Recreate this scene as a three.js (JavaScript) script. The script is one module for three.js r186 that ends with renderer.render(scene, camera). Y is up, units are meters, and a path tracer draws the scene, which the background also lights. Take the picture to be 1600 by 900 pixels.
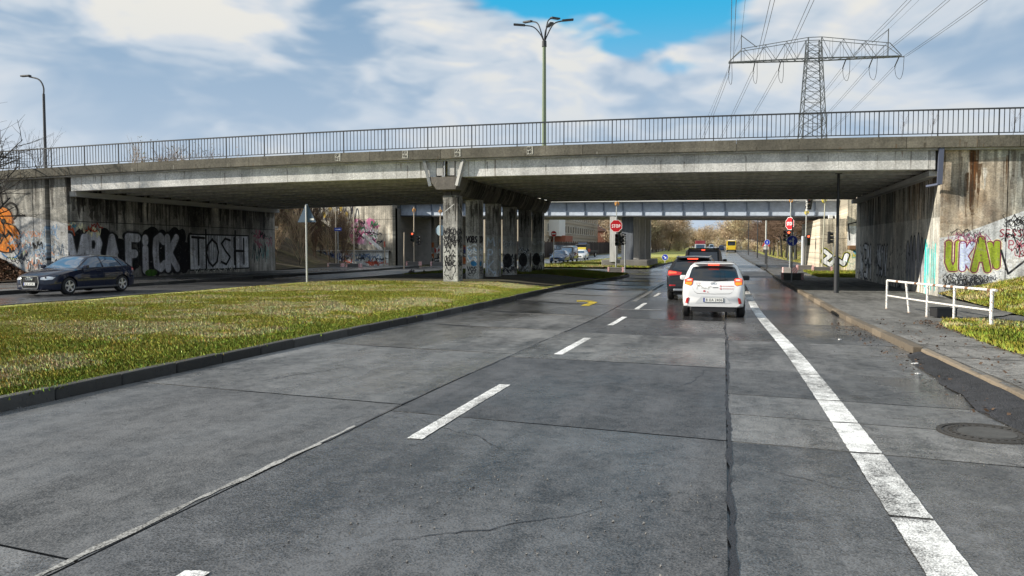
import * as THREE from 'three';
import { mergeGeometries, toCreasedNormals } from 'three/addons/utils/BufferGeometryUtils.js';
import { RoundedBoxGeometry } from 'three/addons/geometries/RoundedBoxGeometry.js';

// ---------------------------------------------------------------- camera, sun, sky, exposure
const scene = new THREE.Scene();
const camera = new THREE.PerspectiveCamera(40, 16 / 9, 0.1, 6000);
const YAW = 15.0 * Math.PI / 180, PITCH = -2.825 * Math.PI / 180;
camera.position.set(0, 1.65, 0);
camera.rotation.order = 'YXZ';
camera.rotation.set(PITCH, YAW, 0);
camera.updateMatrixWorld();
const renderer = new THREE.WebGLRenderer({ antialias: true });
renderer.toneMapping = THREE.LinearToneMapping;
renderer.toneMappingExposure = 1.38;
renderer.shadowMap.enabled = true;
const SUN = new THREE.Vector3(-0.86, 0.43, 0.31).normalize();
const sun = new THREE.DirectionalLight(new THREE.Color().setRGB(1.0, 0.93, 0.80), 5.0);
sun.position.copy(SUN).multiplyScalar(150); sun.castShadow = true; sun.shadow.radius = 1.3;
sun.shadow.mapSize.set(4096, 4096);
Object.assign(sun.shadow.camera, { left: -90, right: 90, top: 90, bottom: -90, near: 1, far: 400 });
scene.add(sun, sun.target);

// ---------------------------------------------------------------- noise
const rng = (a) => () => { a |= 0; a = a + 0x6D2B79F5 | 0; let t = Math.imul(a ^ a >>> 15, 1 | a); t = t + Math.imul(t ^ t >>> 7, 61 | t) ^ t; return ((t ^ t >>> 14) >>> 0) / 4294967296; };
const clamp = (x, a = 0, b = 1) => Math.min(b, Math.max(a, x));
const sm = (a, b, x) => { const t = clamp((x - a) / (b - a)); return t * t * (3 - 2 * t); };
const lerp = (a, b, t) => a + (b - a) * t;
const LAT = (() => { const r = rng(77), a = new Float32Array(65536); for (let i = 0; i < 65536; i++) a[i] = r(); return a; })();
function vn(x, y, p = 256, seed = 0) {                       // value noise with period p
  const xi = Math.floor(x), yi = Math.floor(y), fx = x - xi, fy = y - yi;
  const u = fx * fx * (3 - 2 * fx), v = fy * fy * (3 - 2 * fy);
  let x0 = xi % p, y0 = yi % p; if (x0 < 0) x0 += p; if (y0 < 0) y0 += p;
  const x1 = x0 + 1 === p ? 0 : x0 + 1, y1 = y0 + 1 === p ? 0 : y0 + 1, sx = seed * 91, sy = seed * 37;
  const r0 = ((y0 + sy) & 255) << 8, r1 = ((y1 + sy) & 255) << 8, c0 = (x0 + sx) & 255, c1 = (x1 + sx) & 255;
  const a = LAT[r0 | c0], b = LAT[r1 | c0], t = a + (LAT[r0 | c1] - a) * u;
  return t + (b + (LAT[r1 | c1] - b) * u - t) * v;
}
function fbm(x, y, o = 5, p = 256, seed = 0) { let s = 0, a = 0.5, n = 0; for (let i = 0; i < o; i++) { s += a * vn(x, y, p, seed + i); n += a; a *= 0.5; x *= 2; y *= 2; p *= 2; if (p > 256) p = 256; } return s / n; }

// ---------------------------------------------------------------- sky: air and broken clouds
{
  const W = 2048, H = 2048, data = new Float32Array(W * H * 4);
  const lin = (r, g, b) => [r, g, b].map((c) => Math.pow(c / 255, 2.2));
  const blue = lin(40, 186, 240), blue2 = lin(128, 188, 236), white = lin(252, 249, 240), cream = lin(240, 242, 245), grey = lin(138, 174, 208), pale = lin(212, 224, 236), low = lin(206, 222, 240);
  const DEG = 180 / Math.PI;
  // big soft cloud masses: azimuth (degrees right of the road's axis), elevation, half sizes, weight
  const bright = [[-34, 14.2, 7, 2.2, .95], [-41, 17, 11, 3, .5], [-52, 15, 9, 3, .5], [-22, 17.5, 8, 2, .45], [8, 14, 7, 4, .65], [13, 17.5, 8, 3, .5], [-15, 12.5, 5, 1.8, .4], [-60, 10, 6, 1.5, .4]];
  const dark = [[-25.5, 14.5, 3.6, 2.3, .9], [-22, 12.0, 5, 1.8, .7], [-38, 10.5, 12, 1.6, .6], [-47, 13, 5, 1.2, .55], [18, 11.5, 8, 1.9, .6], [-30, 9, 10, 1.2, .4], [-8, 11.5, 4, 1.2, .35]];
  const hole = [[-13.5, 18, 4.5, 1.5, 1.3], [-2.5, 17.3, 4, 1.8, 1.2], [-8, 17.6, 7, 2.2, 1.5], [-4.2, 16.4, 2.4, 2.0, 1.2], [-6.5, 14.0, 2.2, .8, .9], [-.8, 15.4, 2.2, 1.2, .8], [-2, 12.5, 3, .7, .55], [-16, 18.6, 3, .8, .6]];
  const sum = (l, az, el, wx, wy) => { let s = 0; for (const [a, e, ra, re, k] of l) { const x = (az - a + wx) / ra, y = (el - e + wy) / re, d = x * x + y * y; if (d < 9) s += k * Math.exp(-d); } return s; };
  for (let j = 0; j < H; j++) {
    const el = (j + 0.5) / H * 180 - 90;
    for (let i = 0; i < W; i++) {
      const th = ((i + 0.5) / W - 0.5) * 2 * Math.PI;        // u = atan2(z, x) / 2pi + .5
      let az = Math.atan2(Math.cos(th), -Math.sin(th)) * DEG;  // degrees right of -Z
      const k = (j * W + i) * 4;
      if (el < -1) { data[k] = data[k + 1] = data[k + 2] = .09; data[k + 3] = 1; continue; }
      const hi = el < 32 ? 1 : 0;
      const e = Math.max(el, 0), sx = (az + 180) / 360;
      const ey = e / 6.5;
      const q = fbm(sx * 16, ey * 0.6 + 3, 4, 16, 3) - 0.5, q2 = fbm(sx * 16 + 5, ey * 0.6 + 9, 4, 16, 9) - 0.5;
      const n1 = fbm(sx * 32 + q * 2.2, ey * 1.5 + q2 * 2.4, hi ? 6 : 4, 32, 1);
      const n2 = fbm(sx * 64 + q2 * 4, ey * 2.6 + q * 4, hi ? 6 : 3, 64, 5), n3 = hi ? fbm(sx * 128 + q * 9 + n1 * 2, ey * 6 + q2 * 9, 5, 128, 12) : n2;
      const wx = q * 12, wy = q2 * 4;
      const B = sum(bright, az, e, wx, wy), D = sum(dark, az, e, wx, wy), Ho = sum(hole, az, e, wx * .55, wy * .55);
      let cov = clamp(0.86 + (n1 - 0.5) * 1.6 + B * .4 + D * .35 - Ho * (1.05 + (n2 - .5) * 2.2) + (n3 - .5) * .5);
      cov = sm(0.12, 0.72, cov);
      const lit = clamp(0.52 + (n1 - 0.5) * 1.1 + (n2 - .5) * 1.0 + (n3 - .5) * 1.0 + B * 0.34 - D * 0.7);
      const deep = sm(2, 20, e);
      for (let c = 0; c < 3; c++) {
        const air = lerp(blue2[c], blue[c], sm(8, 16, e));
        const lit2 = lerp(lit, sm(.12, .95, lit), .5);
        let cl = lit2 < 0.5 ? lerp(grey[c], pale[c], lit2 / 0.5) : lerp(pale[c], lerp(cream[c], white[c], sm(.7, 1, lit2)), sm(0.45, 1, lit2));
        let v = lerp(air, cl, cov);
        v = lerp(low[c], v, lerp(0.25, 1, deep) * 1);
        data[k + c] = v * .64;
      }
      data[k + 3] = 1;
    }
  }
  const t = new THREE.DataTexture(data, W, H, THREE.RGBAFormat, THREE.FloatType);
  t.mapping = THREE.EquirectangularReflectionMapping; t.magFilter = THREE.LinearFilter; t.minFilter = THREE.LinearFilter; t.wrapS = THREE.RepeatWrapping; t.needsUpdate = true;
  scene.background = t; scene.environment = t;
}

// ---------------------------------------------------------------- helpers
const used = {};
const numbered = (n) => { const k = used[n] = (used[n] ?? -1) + 1; return k ? `${n}_${String(k).padStart(3, '0')}` : n; };
const prep = (g) => { let h = g.index ? g.toNonIndexed() : g; for (const k of Object.keys(h.attributes)) if (!['position', 'normal', 'uv'].includes(k)) h.deleteAttribute(k); if (!h.attributes.uv) h.setAttribute('uv', new THREE.BufferAttribute(new Float32Array(h.attributes.position.count * 2), 2)); h.morphAttributes = {}; return h; };
const merge = (l) => l.length === 1 ? l[0] : mergeGeometries(l.map(prep), false);
function mesh(name, g, m, parent) {
  const o = new THREE.Mesh(Array.isArray(g) ? merge(g) : g, m); o.name = name; o.castShadow = o.receiveShadow = true;
  (parent || scene).add(o); if (!parent) o.name = numbered(name);
  return o;
}
function tag(o, label, category, group, kind) { Object.assign(o.userData, label ? { label } : {}, category ? { category } : {}, group ? { group } : {}, kind ? { kind } : {}); return o; }
function thing(name, label, category, [x, y, z] = [0, 0, 0], turn = 0, group) { const o = new THREE.Group(); o.name = numbered(name); o.position.set(x, y, z); o.rotation.y = turn; scene.add(o); return tag(o, label, category, group); }
function struct(name, g, m) { return tag(mesh(name, g, m), null, null, null, 'structure'); }
function dup(root, [x, y, z], turn, label, group, scale = 1) { const r = root.clone(); r.userData = { ...root.userData }; r.name = numbered(root.name.replace(/_\d{3}$/, '')); scene.add(r); r.position.set(x, y, z); r.rotation.y = turn; r.scale.multiplyScalar(scale); if (label) r.userData.label = label; if (group) r.userData.group = group; return r; }
const box = (w, h, d, x = 0, y = 0, z = 0) => new THREE.BoxGeometry(w, h, d).translate(x, y, z);
const rbox = (w, h, d, r, x = 0, y = 0, z = 0) => new RoundedBoxGeometry(w, h, d, 2, r).translate(x, y, z);
const cyl = (r0, r1, h, n = 12, x = 0, y = 0, z = 0) => new THREE.CylinderGeometry(r1, r0, h, n).translate(x, y + h / 2, z);   // base at y
function rod(a, b, r0, r1 = r0, n = 6) {
  const A = new THREE.Vector3(...a), B = new THREE.Vector3(...b), d = B.clone().sub(A), h = d.length();
  return new THREE.CylinderGeometry(r1, r0, h, n).translate(0, h / 2, 0).applyQuaternion(new THREE.Quaternion().setFromUnitVectors(new THREE.Vector3(0, 1, 0), d.normalize())).translate(...a);
}
function bar(a, b, w, t = w) {                                 // rectangular bar from a to b
  const A = new THREE.Vector3(...a), B = new THREE.Vector3(...b), d = B.clone().sub(A), h = d.length();
  return new THREE.BoxGeometry(w, h, t).translate(0, h / 2, 0).applyQuaternion(new THREE.Quaternion().setFromUnitVectors(new THREE.Vector3(0, 1, 0), d.normalize())).translate(...a);
}
function hbar(a, b, h, t) {                                      // upright plate from a to b: h tall, t thick
  const dx = b[0] - a[0], dy = b[1] - a[1], dz = b[2] - a[2], l = Math.hypot(dx, dz);
  return new THREE.BoxGeometry(Math.hypot(l, dy), h, t).rotateZ(Math.atan2(dy, l)).rotateY(-Math.atan2(dz, dx)).translate((a[0] + b[0]) / 2, (a[1] + b[1]) / 2, (a[2] + b[2]) / 2);
}
const tube = (pts, r, n = 24, k = 6) => new THREE.TubeGeometry(new THREE.CatmullRomCurve3(pts.map((p) => new THREE.Vector3(...p))), n, r, k);
function poly(pts, h, axis = 'y') {                             // prism from outline; extruded along +y (pts = [x,z]), +z (pts=[x,y])
  const s = new THREE.Shape(pts.map(([a, b]) => new THREE.Vector2(a, axis === 'y' ? -b : b)));
  const g = new THREE.ExtrudeGeometry(s, { depth: h, bevelEnabled: false });
  if (axis === 'y') g.rotateX(-Math.PI / 2); if (axis === 'x') g.rotateY(-Math.PI / 2).scale(-1, 1, 1);
  return g;
}
function grid(nu, nv, fn) {                                      // fn(u,v) -> [x,y,z,(s,t)]
  const p = [], uv = [], ix = [];
  for (let j = 0; j <= nv; j++) for (let i = 0; i <= nu; i++) { const q = fn(i / nu, j / nv); p.push(q[0], q[1], q[2]); uv.push(q[3] ?? i / nu, q[4] ?? j / nv); }
  for (let j = 0; j < nv; j++) for (let i = 0; i < nu; i++) { const a = j * (nu + 1) + i, b = a + 1, c = a + nu + 1, d = c + 1; ix.push(a, b, d, a, d, c); }
  const g = new THREE.BufferGeometry(); g.setAttribute('position', new THREE.Float32BufferAttribute(p, 3)); g.setAttribute('uv', new THREE.Float32BufferAttribute(uv, 2)); g.setIndex(ix); g.computeVertexNormals(); return g;
}
function worldUV(g, ku = 1, kv = 1, ou = 0, ov = 0) {            // metre uv by the face's main axis
  if (g.index) g = g.toNonIndexed(); const p = g.attributes.position, n = g.attributes.normal, uv = new Float32Array(p.count * 2);
  for (let i = 0; i < p.count; i++) { const ax = Math.abs(n.getX(i)), ay = Math.abs(n.getY(i)), az = Math.abs(n.getZ(i)); let u, v; if (ay >= ax && ay >= az) { u = p.getX(i); v = p.getZ(i); } else if (ax >= az) { u = p.getZ(i); v = p.getY(i); } else { u = p.getX(i); v = p.getY(i); } uv[2 * i] = u * ku + ou; uv[2 * i + 1] = v * kv + ov; }
  g.setAttribute('uv', new THREE.BufferAttribute(uv, 2)); return g;
}
const C = (r, g, b) => new THREE.Color().setRGB(r, g, b);
const M = (col, rough = 0.8, metal = 0, o = {}) => new THREE.MeshStandardMaterial({ color: Array.isArray(col) ? C(...col) : new THREE.Color(col), roughness: rough, metalness: metal, ...o });
const MP = (col, rough, metal, o = {}) => new THREE.MeshPhysicalMaterial({ color: Array.isArray(col) ? C(...col) : new THREE.Color(col), roughness: rough, metalness: metal, ...o });
const canvas = (w, h) => { const c = document.createElement('canvas'); c.width = w; c.height = h; return [c, c.getContext('2d')]; };
function ctex(c, rep, srgb = true) { const t = new THREE.CanvasTexture(c); if (srgb) t.colorSpace = THREE.SRGBColorSpace; t.wrapS = t.wrapT = rep ? THREE.RepeatWrapping : THREE.ClampToEdgeWrapping; if (rep) t.repeat.set(rep, rep); t.anisotropy = 8; return t; }
function ntex(N, fn, rep = 1) {                                    // linear single-tone / rgb DataTexture from fn(x,y)
  const d = new Uint8Array(N * N * 4);
  for (let j = 0; j < N; j++) for (let i = 0; i < N; i++) { const v = fn(i / N, j / N), k = (j * N + i) * 4; if (Array.isArray(v)) { d[k] = clamp(v[0]) * 255; d[k + 1] = clamp(v[1]) * 255; d[k + 2] = clamp(v[2]) * 255; } else d[k] = d[k + 1] = d[k + 2] = clamp(v) * 255; d[k + 3] = 255; }
  const t = new THREE.DataTexture(d, N, N, THREE.RGBAFormat); t.wrapS = t.wrapT = THREE.RepeatWrapping; t.repeat.set(rep, rep); t.magFilter = THREE.LinearFilter; t.minFilter = THREE.LinearMipmapLinearFilter; t.generateMipmaps = true; t.needsUpdate = true; return t;
}
const rep = (t, k, l = k) => { const c = t.clone(); c.repeat.set(k, l); c.needsUpdate = true; return c; };

// ---------------------------------------------------------------- ground level
const dipZ = (z) => sm(-6, -24, z) * (1 - sm(-46, -74, z));
const riseZ = (z) => { const a = Math.max(0, -z - 100); return a < 180 ? 0.00005 * a * a : 1.62 + 1.2 * (1 - Math.exp((180 - a) / 100)); };
const gy = (x, z) => -0.2 * dipZ(z) * sm(-10, -5, x) + riseZ(z) + 0.12 * sm(-19, -26, x) * sm(-50, -70, z);
// ---------------------------------------------------------------- shared surface textures
const roadR = rng(5);
const grit = (() => { const N = 2048, r = rng(9); const sp = new Float32Array(N * N); for (let i = 0; i < N * N; i++) sp[i] = r();
  return ntex(N, (x, y) => {
    const i = Math.floor(x * N), j = Math.floor(y * N), s = sp[j * N + i], s2 = sp[(j >> 1) * N + (i >> 1)];
    const low = fbm(x * 5, y * 5, 5, 5, 2), mid = fbm(x * 40, y * 40, 3, 40, 6), str = fbm(x * 46, y * 7, 4, 46, 4), pit = vn(x * 200, y * 200, 200, 3);
    let v = 0.60 + (low - .5) * 0.72 + (mid - .5) * 0.42 + (str - .5) * 0.62 + (s - .5) * 0.42 + (s2 - .5) * .6 + (fbm(x * 120, y * 120, 2, 120, 8) - .5) * .4;
    if (pit > 0.8) v -= (pit - .8) * 1.4; if (s2 > .985) v += .22;
    return v; }, 0.1); })();
const wetMap = ntex(1024, (x, y) => { const a = fbm(x * 9, y * 4, 5, 4, 8), b = fbm(x * 40, y * 12, 4, 12, 12), f = fbm(x * 110, y * 110, 2, 110, 3); return clamp(0.60 + (a - .5) * 2.1 + (b - .5) * .8 + (f - .5) * .35, 0.2, 1); }, 0.045);
const conc = ntex(1024, (x, y) => { const a = fbm(x * 6, y * 6, 6, 6, 14), b = fbm(x * 64, y * 64, 3, 64, 15), p = vn(x * 170, y * 170, 170, 2), st = fbm(x * 30, y * 3, 4, 3, 19); let v = 0.76 + (a - .5) * .55 + (b - .5) * .25 + (st - .5) * .25; if (p > .86) v -= (p - .86) * 2.2; return v; }, 0.25);
const dirtT = ntex(1024, (x, y) => { const a = fbm(x * 8, y * 8, 5, 8, 21), b = fbm(x * 70, y * 70, 3, 70, 22); const k = sm(.4, .62, a + (b - .5) * .5); return [lerp(.50, .62, k) + (b - .5) * .5, lerp(.46, .66, k) + (b - .5) * .5, lerp(.36, .34, k) + (b - .5) * .35]; }, 0.12);
const slabTone = [[.205, .202, .2], [.142, .141, .142], [.122, .121, .124], [.235, .23, .224], [.105, .104, .108]];
const slabMat = slabTone.map((c) => M(c, .5, 0, { map: grit, bumpMap: grit, bumpScale: 0.0045, roughnessMap: wetMap }));
const slabWet = slabTone.map((c) => M(c.map((k) => k * .85), .25, 0, { map: grit, bumpMap: grit, bumpScale: 0.0012, roughnessMap: wetMap }));
const asphalt = M([.10, .10, .105], .45, 0, { map: grit, bumpMap: grit, bumpScale: .002, roughnessMap: wetMap });
const paleAsphalt = M([.16, .158, .158], 1, 0, { map: grit, bumpMap: grit, bumpScale: .006, roughnessMap: wetMap });
const patchMat = M([.045, .045, .052], .85, 0, { map: grit, bumpMap: grit, bumpScale: .03 });
const lineMat = M([1, 1, .985], .8, 0, { map: rep(grit, .13), bumpMap: rep(grit, .13), bumpScale: .002 });
const tarMat = M([.018, .018, .022], .5, 0, { bumpMap: grit, bumpScale: .01 });
const soil = M([.22, .19, .14], 1, 0, { map: dirtT, bumpMap: dirtT, bumpScale: .03 });
const lawnT = ntex(1024, (x, y) => { const a = fbm(x * 7, y * 7, 5, 7, 31), b = fbm(x * 90, y * 90, 2, 90, 32), k = sm(.35, .65, a + (b - .5) * .6), v = .72 + (b - .5) * .8; return [v * lerp(.8, 1, k), v * lerp(.85, .95, k), v * lerp(.25, .42, k)]; }, .2);
const lawn = M([.62, .60, .45], 1, 0, { map: lawnT, bumpMap: lawnT, bumpScale: .04 });
const kerbMat = [.04, .055, .085].map((k) => M([k, k * .98, k * .94], .9, 0, { map: conc, bumpMap: conc, bumpScale: .01 }));
const kerbTan = [.6, .85, 1.1].map((k) => M([.25 * k, .20 * k, .145 * k], .85, 0, { map: conc, bumpMap: conc, bumpScale: .01 }));

// ---------------------------------------------------------------- ground sheet, roads, pavements
const sheet = (x0, x1, z0, z1, dy, nx, nz, f = gy) => grid(nx, nz, (u, v) => { const x = lerp(x0, x1, u), z = lerp(z0, z1, v); return [x, f(x, z) + dy, z, x, -z]; });
struct('ground', [sheet(-1400, 1400, 60, -120, -.09, 60, 90), sheet(-1400, 1400, -120, -2400, -.09, 60, 120)], soil);
struct('carriageway', [sheet(-25.6, 3.2, 40, -64, -.02, 30, 70)], asphalt);
struct('far_carriageway', [sheet(-25.6, 3.2, -64, -120, -.02, 20, 40), sheet(-25.6, 3.2, -120, -520, -.02, 12, 80)], M([.24, .24, .245], .34, 0, { map: grit, bumpMap: grit, bumpScale: .003, roughnessMap: wetMap }));
const jz = (z0, x) => z0 + .13 * x;
// concrete slabs of the near carriageway, laid row by row with open joints
{
  const road = new THREE.Group(); road.name = 'road'; tag(road, null, null, null, 'structure'); scene.add(road);
  const rows = [12, 7.6, 3.0, -2.6, -7.0, -11.6, -16.1, -20.7, -25.3, -30, -34.6, -39.2, -43.8, -48.4, -53];
  const slab = (x0, x1, za, zb, mat, drop = 0) => {
    const j = .012, n = 3, ou = roadR() * 40, ov = roadR() * 40, R = roadR, kd = drop + (R() - .5) * .005;
    const g = grid(2, n, (u, v) => { const x = lerp(x0 + j, x1 - j, u), z = lerp(jz(za, x) - j, jz(zb, x) + j, v); return [x, gy(x, z) + kd, z, x + ou, -z + ov]; });
    const s = grid(4, 1, (u, v) => { const k = Math.min(3, Math.floor(u * 4 + 1e-6)), q = [[x0 + j, za - j], [x0 + j, zb + j], [x1 - j, zb + j], [x1 - j, za - j], [x0 + j, za - j]][Math.round(u * 4)]; const x = q[0], z = jz(q[1], x); return [x, gy(x, z) + kd - (1 - v) * .05, z, u, v]; });
    mesh('road_slab', [g, s], mat, road);
  };
  for (let i = 0; i < rows.length - 1; i++) {
    const a = rows[i], b = rows[i + 1];
    slab(-7.06, -3.28, a - .35, b - .35, (i > 6 ? slabWet : slabMat)[[0, 3, 0, 1][i % 4]]);
    slab(-3.28, .05, a, b, i > 6 ? slabWet[[1, 4, 2][i % 3]] : slabMat[i === 5 ? 3 : [2, 4, 2][i % 3]], i === 5 ? .004 : 0);
    if (i === 4) { slab(.05, 3.07, a, -8.2, slabMat[3]); slab(.05, 3.07, -8.2, -9.4, slabMat[0]); slab(.05, 3.07, -9.4, b, slabMat[1]); }
    else slab(.05, 3.07, a + (i === 5 ? 0 : .2), b + (i === 3 ? 0 : .2), i > 6 ? slabWet[[1, 2, 4][i % 3]] : slabMat[[1, 2, 0][i % 3]]);
  }
  // tar in the long joints, irregular
  const ribbon = (x, z0, z1, w, seed, dy = .004) => { const r = rng(seed), n = Math.round((z0 - z1) / .12); const A = [], uv = [], ix = []; let wob = 0; for (let i = 0; i <= n; i++) { const z = lerp(z0, z1, i / n); wob = wob * .9 + (r() - .5) * .02; const ww = w * (.35 + r() * .9) * (vn(z * .7, seed, 256, 1) > .3 ? 1 : .4); for (const s of [-1, 1]) { const xx = x + wob + s * ww; A.push(xx, gy(xx, z) + dy, z); uv.push(xx, -z); } if (i < n) ix.push(2 * i, 2 * i + 1, 2 * i + 3, 2 * i, 2 * i + 3, 2 * i + 2); } const g = new THREE.BufferGeometry(); g.setAttribute('position', new THREE.Float32BufferAttribute(A, 3)); g.setAttribute('uv', new THREE.Float32BufferAttribute(uv, 2)); g.setIndex(ix); g.computeVertexNormals(); return g; };
  mesh('joint_seal', [ribbon(.05, 2, -30, .022, 4), ribbon(-3.28, -6, -40, .016, 7)], tarMat, road);
  mesh('joint_mortar', [ribbon(-3.315, 1, -6.7, .028, 11, .002)], M([.46, .455, .44], .95, 0, { map: grit }), road);
  { const cr = (x0, z0, x1, z1, w, seed) => { const q = rng(seed), n = Math.ceil(Math.hypot(x1 - x0, z1 - z0) / .05), A = [], ix = []; let j = 0; const L = Math.hypot(x1 - x0, z1 - z0), nx = -(z1 - z0) / L, nz = (x1 - x0) / L; for (let i = 0; i <= n; i++) { const t = i / n; j = j * .93 + (q() - .5) * .05; const ww = w * (.3 + q()) * Math.sin(Math.PI * Math.min(1, t * 4 + .1) / 2) * (t > .8 ? (1 - t) * 5 : 1); for (const s of [-1, 1]) { const x = lerp(x0, x1, t) + nx * (j + s * ww), z = lerp(z0, z1, t) + nz * (j + s * ww); A.push(x, gy(x, z) + .003, z); } if (i < n) ix.push(2 * i, 2 * i + 1, 2 * i + 3, 2 * i, 2 * i + 3, 2 * i + 2); } const g = new THREE.BufferGeometry(); g.setAttribute('position', new THREE.Float32BufferAttribute(A, 3)); g.setIndex(ix); g.computeVertexNormals(); return g; };
    mesh('crack', [cr(-.2, -11.4, -.5, -9.6, .006, 1), cr(-2.9, -7.2, -1.6, -6.2, .005, 2), cr(.2, -6.2, 1.0, -5.7, .005, 3), cr(2.0, -6.9, 3.0, -6.1, .006, 4), cr(-5.8, -8.4, -5.0, -10.6, .006, 5), cr(-1.9, -4.0, -.6, -5.0, .005, 6), cr(1.5, -9.5, 2.9, -10.6, .006, 7), cr(-6.8, -12.6, -4.4, -13.3, .007, 8), cr(.1, -13.2, 1.0, -14.9, .006, 9)], tarMat, road);
    const q = rng(77), st = []; for (let k = 0; k < 700; k++) { const side = q(), x = side < .5 ? lerp(1.6, 3.05, Math.sqrt(q())) : side < .75 ? -7.05 + q() * q() * .7 : lerp(-2.4, .0, q()), z = side > .75 ? lerp(-3.8, -5.6, q()) : lerp(-4, -24, q()), s = .004 + q() * .008; st.push(new THREE.TetrahedronGeometry(s).rotateY(q() * 6).rotateX(q() * 6).translate(x, gy(x, z) + s * .4, z)); } const gs = mesh('loose_grit', st, M([.16, .155, .15], .9), road); tag(gs, null, null, null, 'stuff'); }
}
struct('footway', [grid(6, 60, (u, v) => { const z = lerp(14, -54, v), xr = z > -21 ? 4.45 + .25 * vn(z * .9, 3) + sm(-17, -21, z) * .5 : lerp(5.2, 7.7, sm(-21, -24.5, z)); const x = lerp(3.19, xr, u); return [x, gy(x, z) + .09 + .006 * vn(x * 3, z * 3), z, x * 1.1, -z]; })], M([.21, .205, .195], 1, 0, { map: grit, bumpMap: grit, bumpScale: .006 }));
{ const pv = new THREE.Group(); pv.name = 'footway_paving'; tag(pv, null, null, null, 'structure'); scene.add(pv); const pm = [.9, 1, 1.12].map((k) => M([.30 * k, .29 * k, .275 * k], .95, 0, { map: grit, bumpMap: grit, bumpScale: .006 })), q = rng(19);
  for (let k = 0; k < 12; k++) { const z0 = 6 - k * 1.9, ou = q() * 30; mesh('paving_slab', grid(3, 4, (u, v) => { const z = lerp(z0 - .012, z0 - 1.888, v), x = lerp(3.27, 4.5 + .2 * vn(z * .9, 3), u), zz = z + .18 * (x - 3.3); return [x, gy(x, zz) + .102 + (k % 3) * .003, zz, x + ou, -zz]; }), pm[Math.floor(q() * 3)], pv); } }
struct('side_path', [sheet(7.6, 30, -21.2, -23.0, .075, 12, 3), sheet(4.95, 7.65, -20.6, -24, .068, 5, 4)], paleAsphalt);
struct('far_footway', [sheet(3.19, 8.3, -54, -260, .07, 4, 60)], paleAsphalt);
struct('left_pavement', [sheet(-31.5, -25.6, 10, -64, .1, 3, 40)], paleAsphalt);
struct('asphalt_patch', [grid(4, 24, (u, v) => { const z = lerp(-6.5, -14.1, v), xl = 2.78 - .12 * vn(z * 2.3, 5) - .15 * sm(-12.5, -9, z) + .22 * sm(-12.9, -14.1, z); const x = lerp(xl, 3.12, u); return [x, gy(x, z) + .006 + .05 * sm(0, .8, u) + .014 * vn(x * 6, z * 6), z, x, -z]; })], patchMat);

// kerbs: single stones
function kerb(name, pts, w, h, len, mats, gap = .008, top = 0, seed = 3) {
  const o = new THREE.Group(); o.name = numbered(name); tag(o, null, null, null, 'structure'); scene.add(o);
  const c = new THREE.CatmullRomCurve3(pts.map(([x, z]) => new THREE.Vector3(x, 0, z)), false, 'catmullrom', .1), L = c.getLength(), n = Math.round(L / len), R = rng(seed);
  const base = new RoundedBoxGeometry(w, h + .2, L / n - gap, 1, .02);
  worldless(base);
  for (let i = 0; i < n; i++) { const a = c.getPointAt(i / n), b = c.getPointAt((i + 1) / n); const m = mesh('kerb_stone', base, mats[Math.floor(R() * mats.length)], o); const mx = (a.x + b.x) / 2, mz = (a.z + b.z) / 2; m.position.set(mx + (R() - .5) * .012, gy(mx, mz) + top + h - (h + .2) / 2 + (R() - .5) * .012, mz); m.rotation.y = Math.atan2(b.x - a.x, b.z - a.z) + (R() - .5) * .012; m.rotation.z = (R() - .5) * .03; }
  return o;
}
function worldless(g) { return worldUV(g, 1, 1); }
kerb('left_kerb', [[-7.2, 6], [-7.2, -26], [-7.15, -33], [-6.75, -42], [-6.05, -50], [-6.1, -53], [-6.7, -54.2]], .15, .125, 1.0, kerbMat);
kerb('nose_kerb', [[-6.8, -54.3], [-9, -55.2], [-15, -55.6], [-18, -54], [-18.9, -50]], .16, .13, 1.0, kerbMat, .008, 0, 8);
kerb('far_lane_kerb', [[-19.1, -50], [-19.2, 6]], .16, .12, 1.0, kerbMat, .008, 0, 9);
kerb('left_pavement_kerb', [[-25.5, 6], [-25.5, -64]], .15, .12, 1.0, kerbMat, .008, 0, 10);
kerb('right_kerb', [[3.14, -14.4], [3.14, -54]], .17, .12, .95, kerbTan, .02, 0, 12);
kerb('flush_kerb', [[3.2, 10], [3.2, -14.2]], .12, .095, 1.0, kerbTan.slice(1), .006, 0, 13);
kerb('far_kerb', [[3.14, -66], [3.14, -160]], .17, .11, 2, kerbMat, .02, 0, 14);
kerb('far_island_kerb', [[-6.1, -72], [-6.0, -160]], .16, .12, 2, kerbMat, .02, 0, 15);

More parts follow.
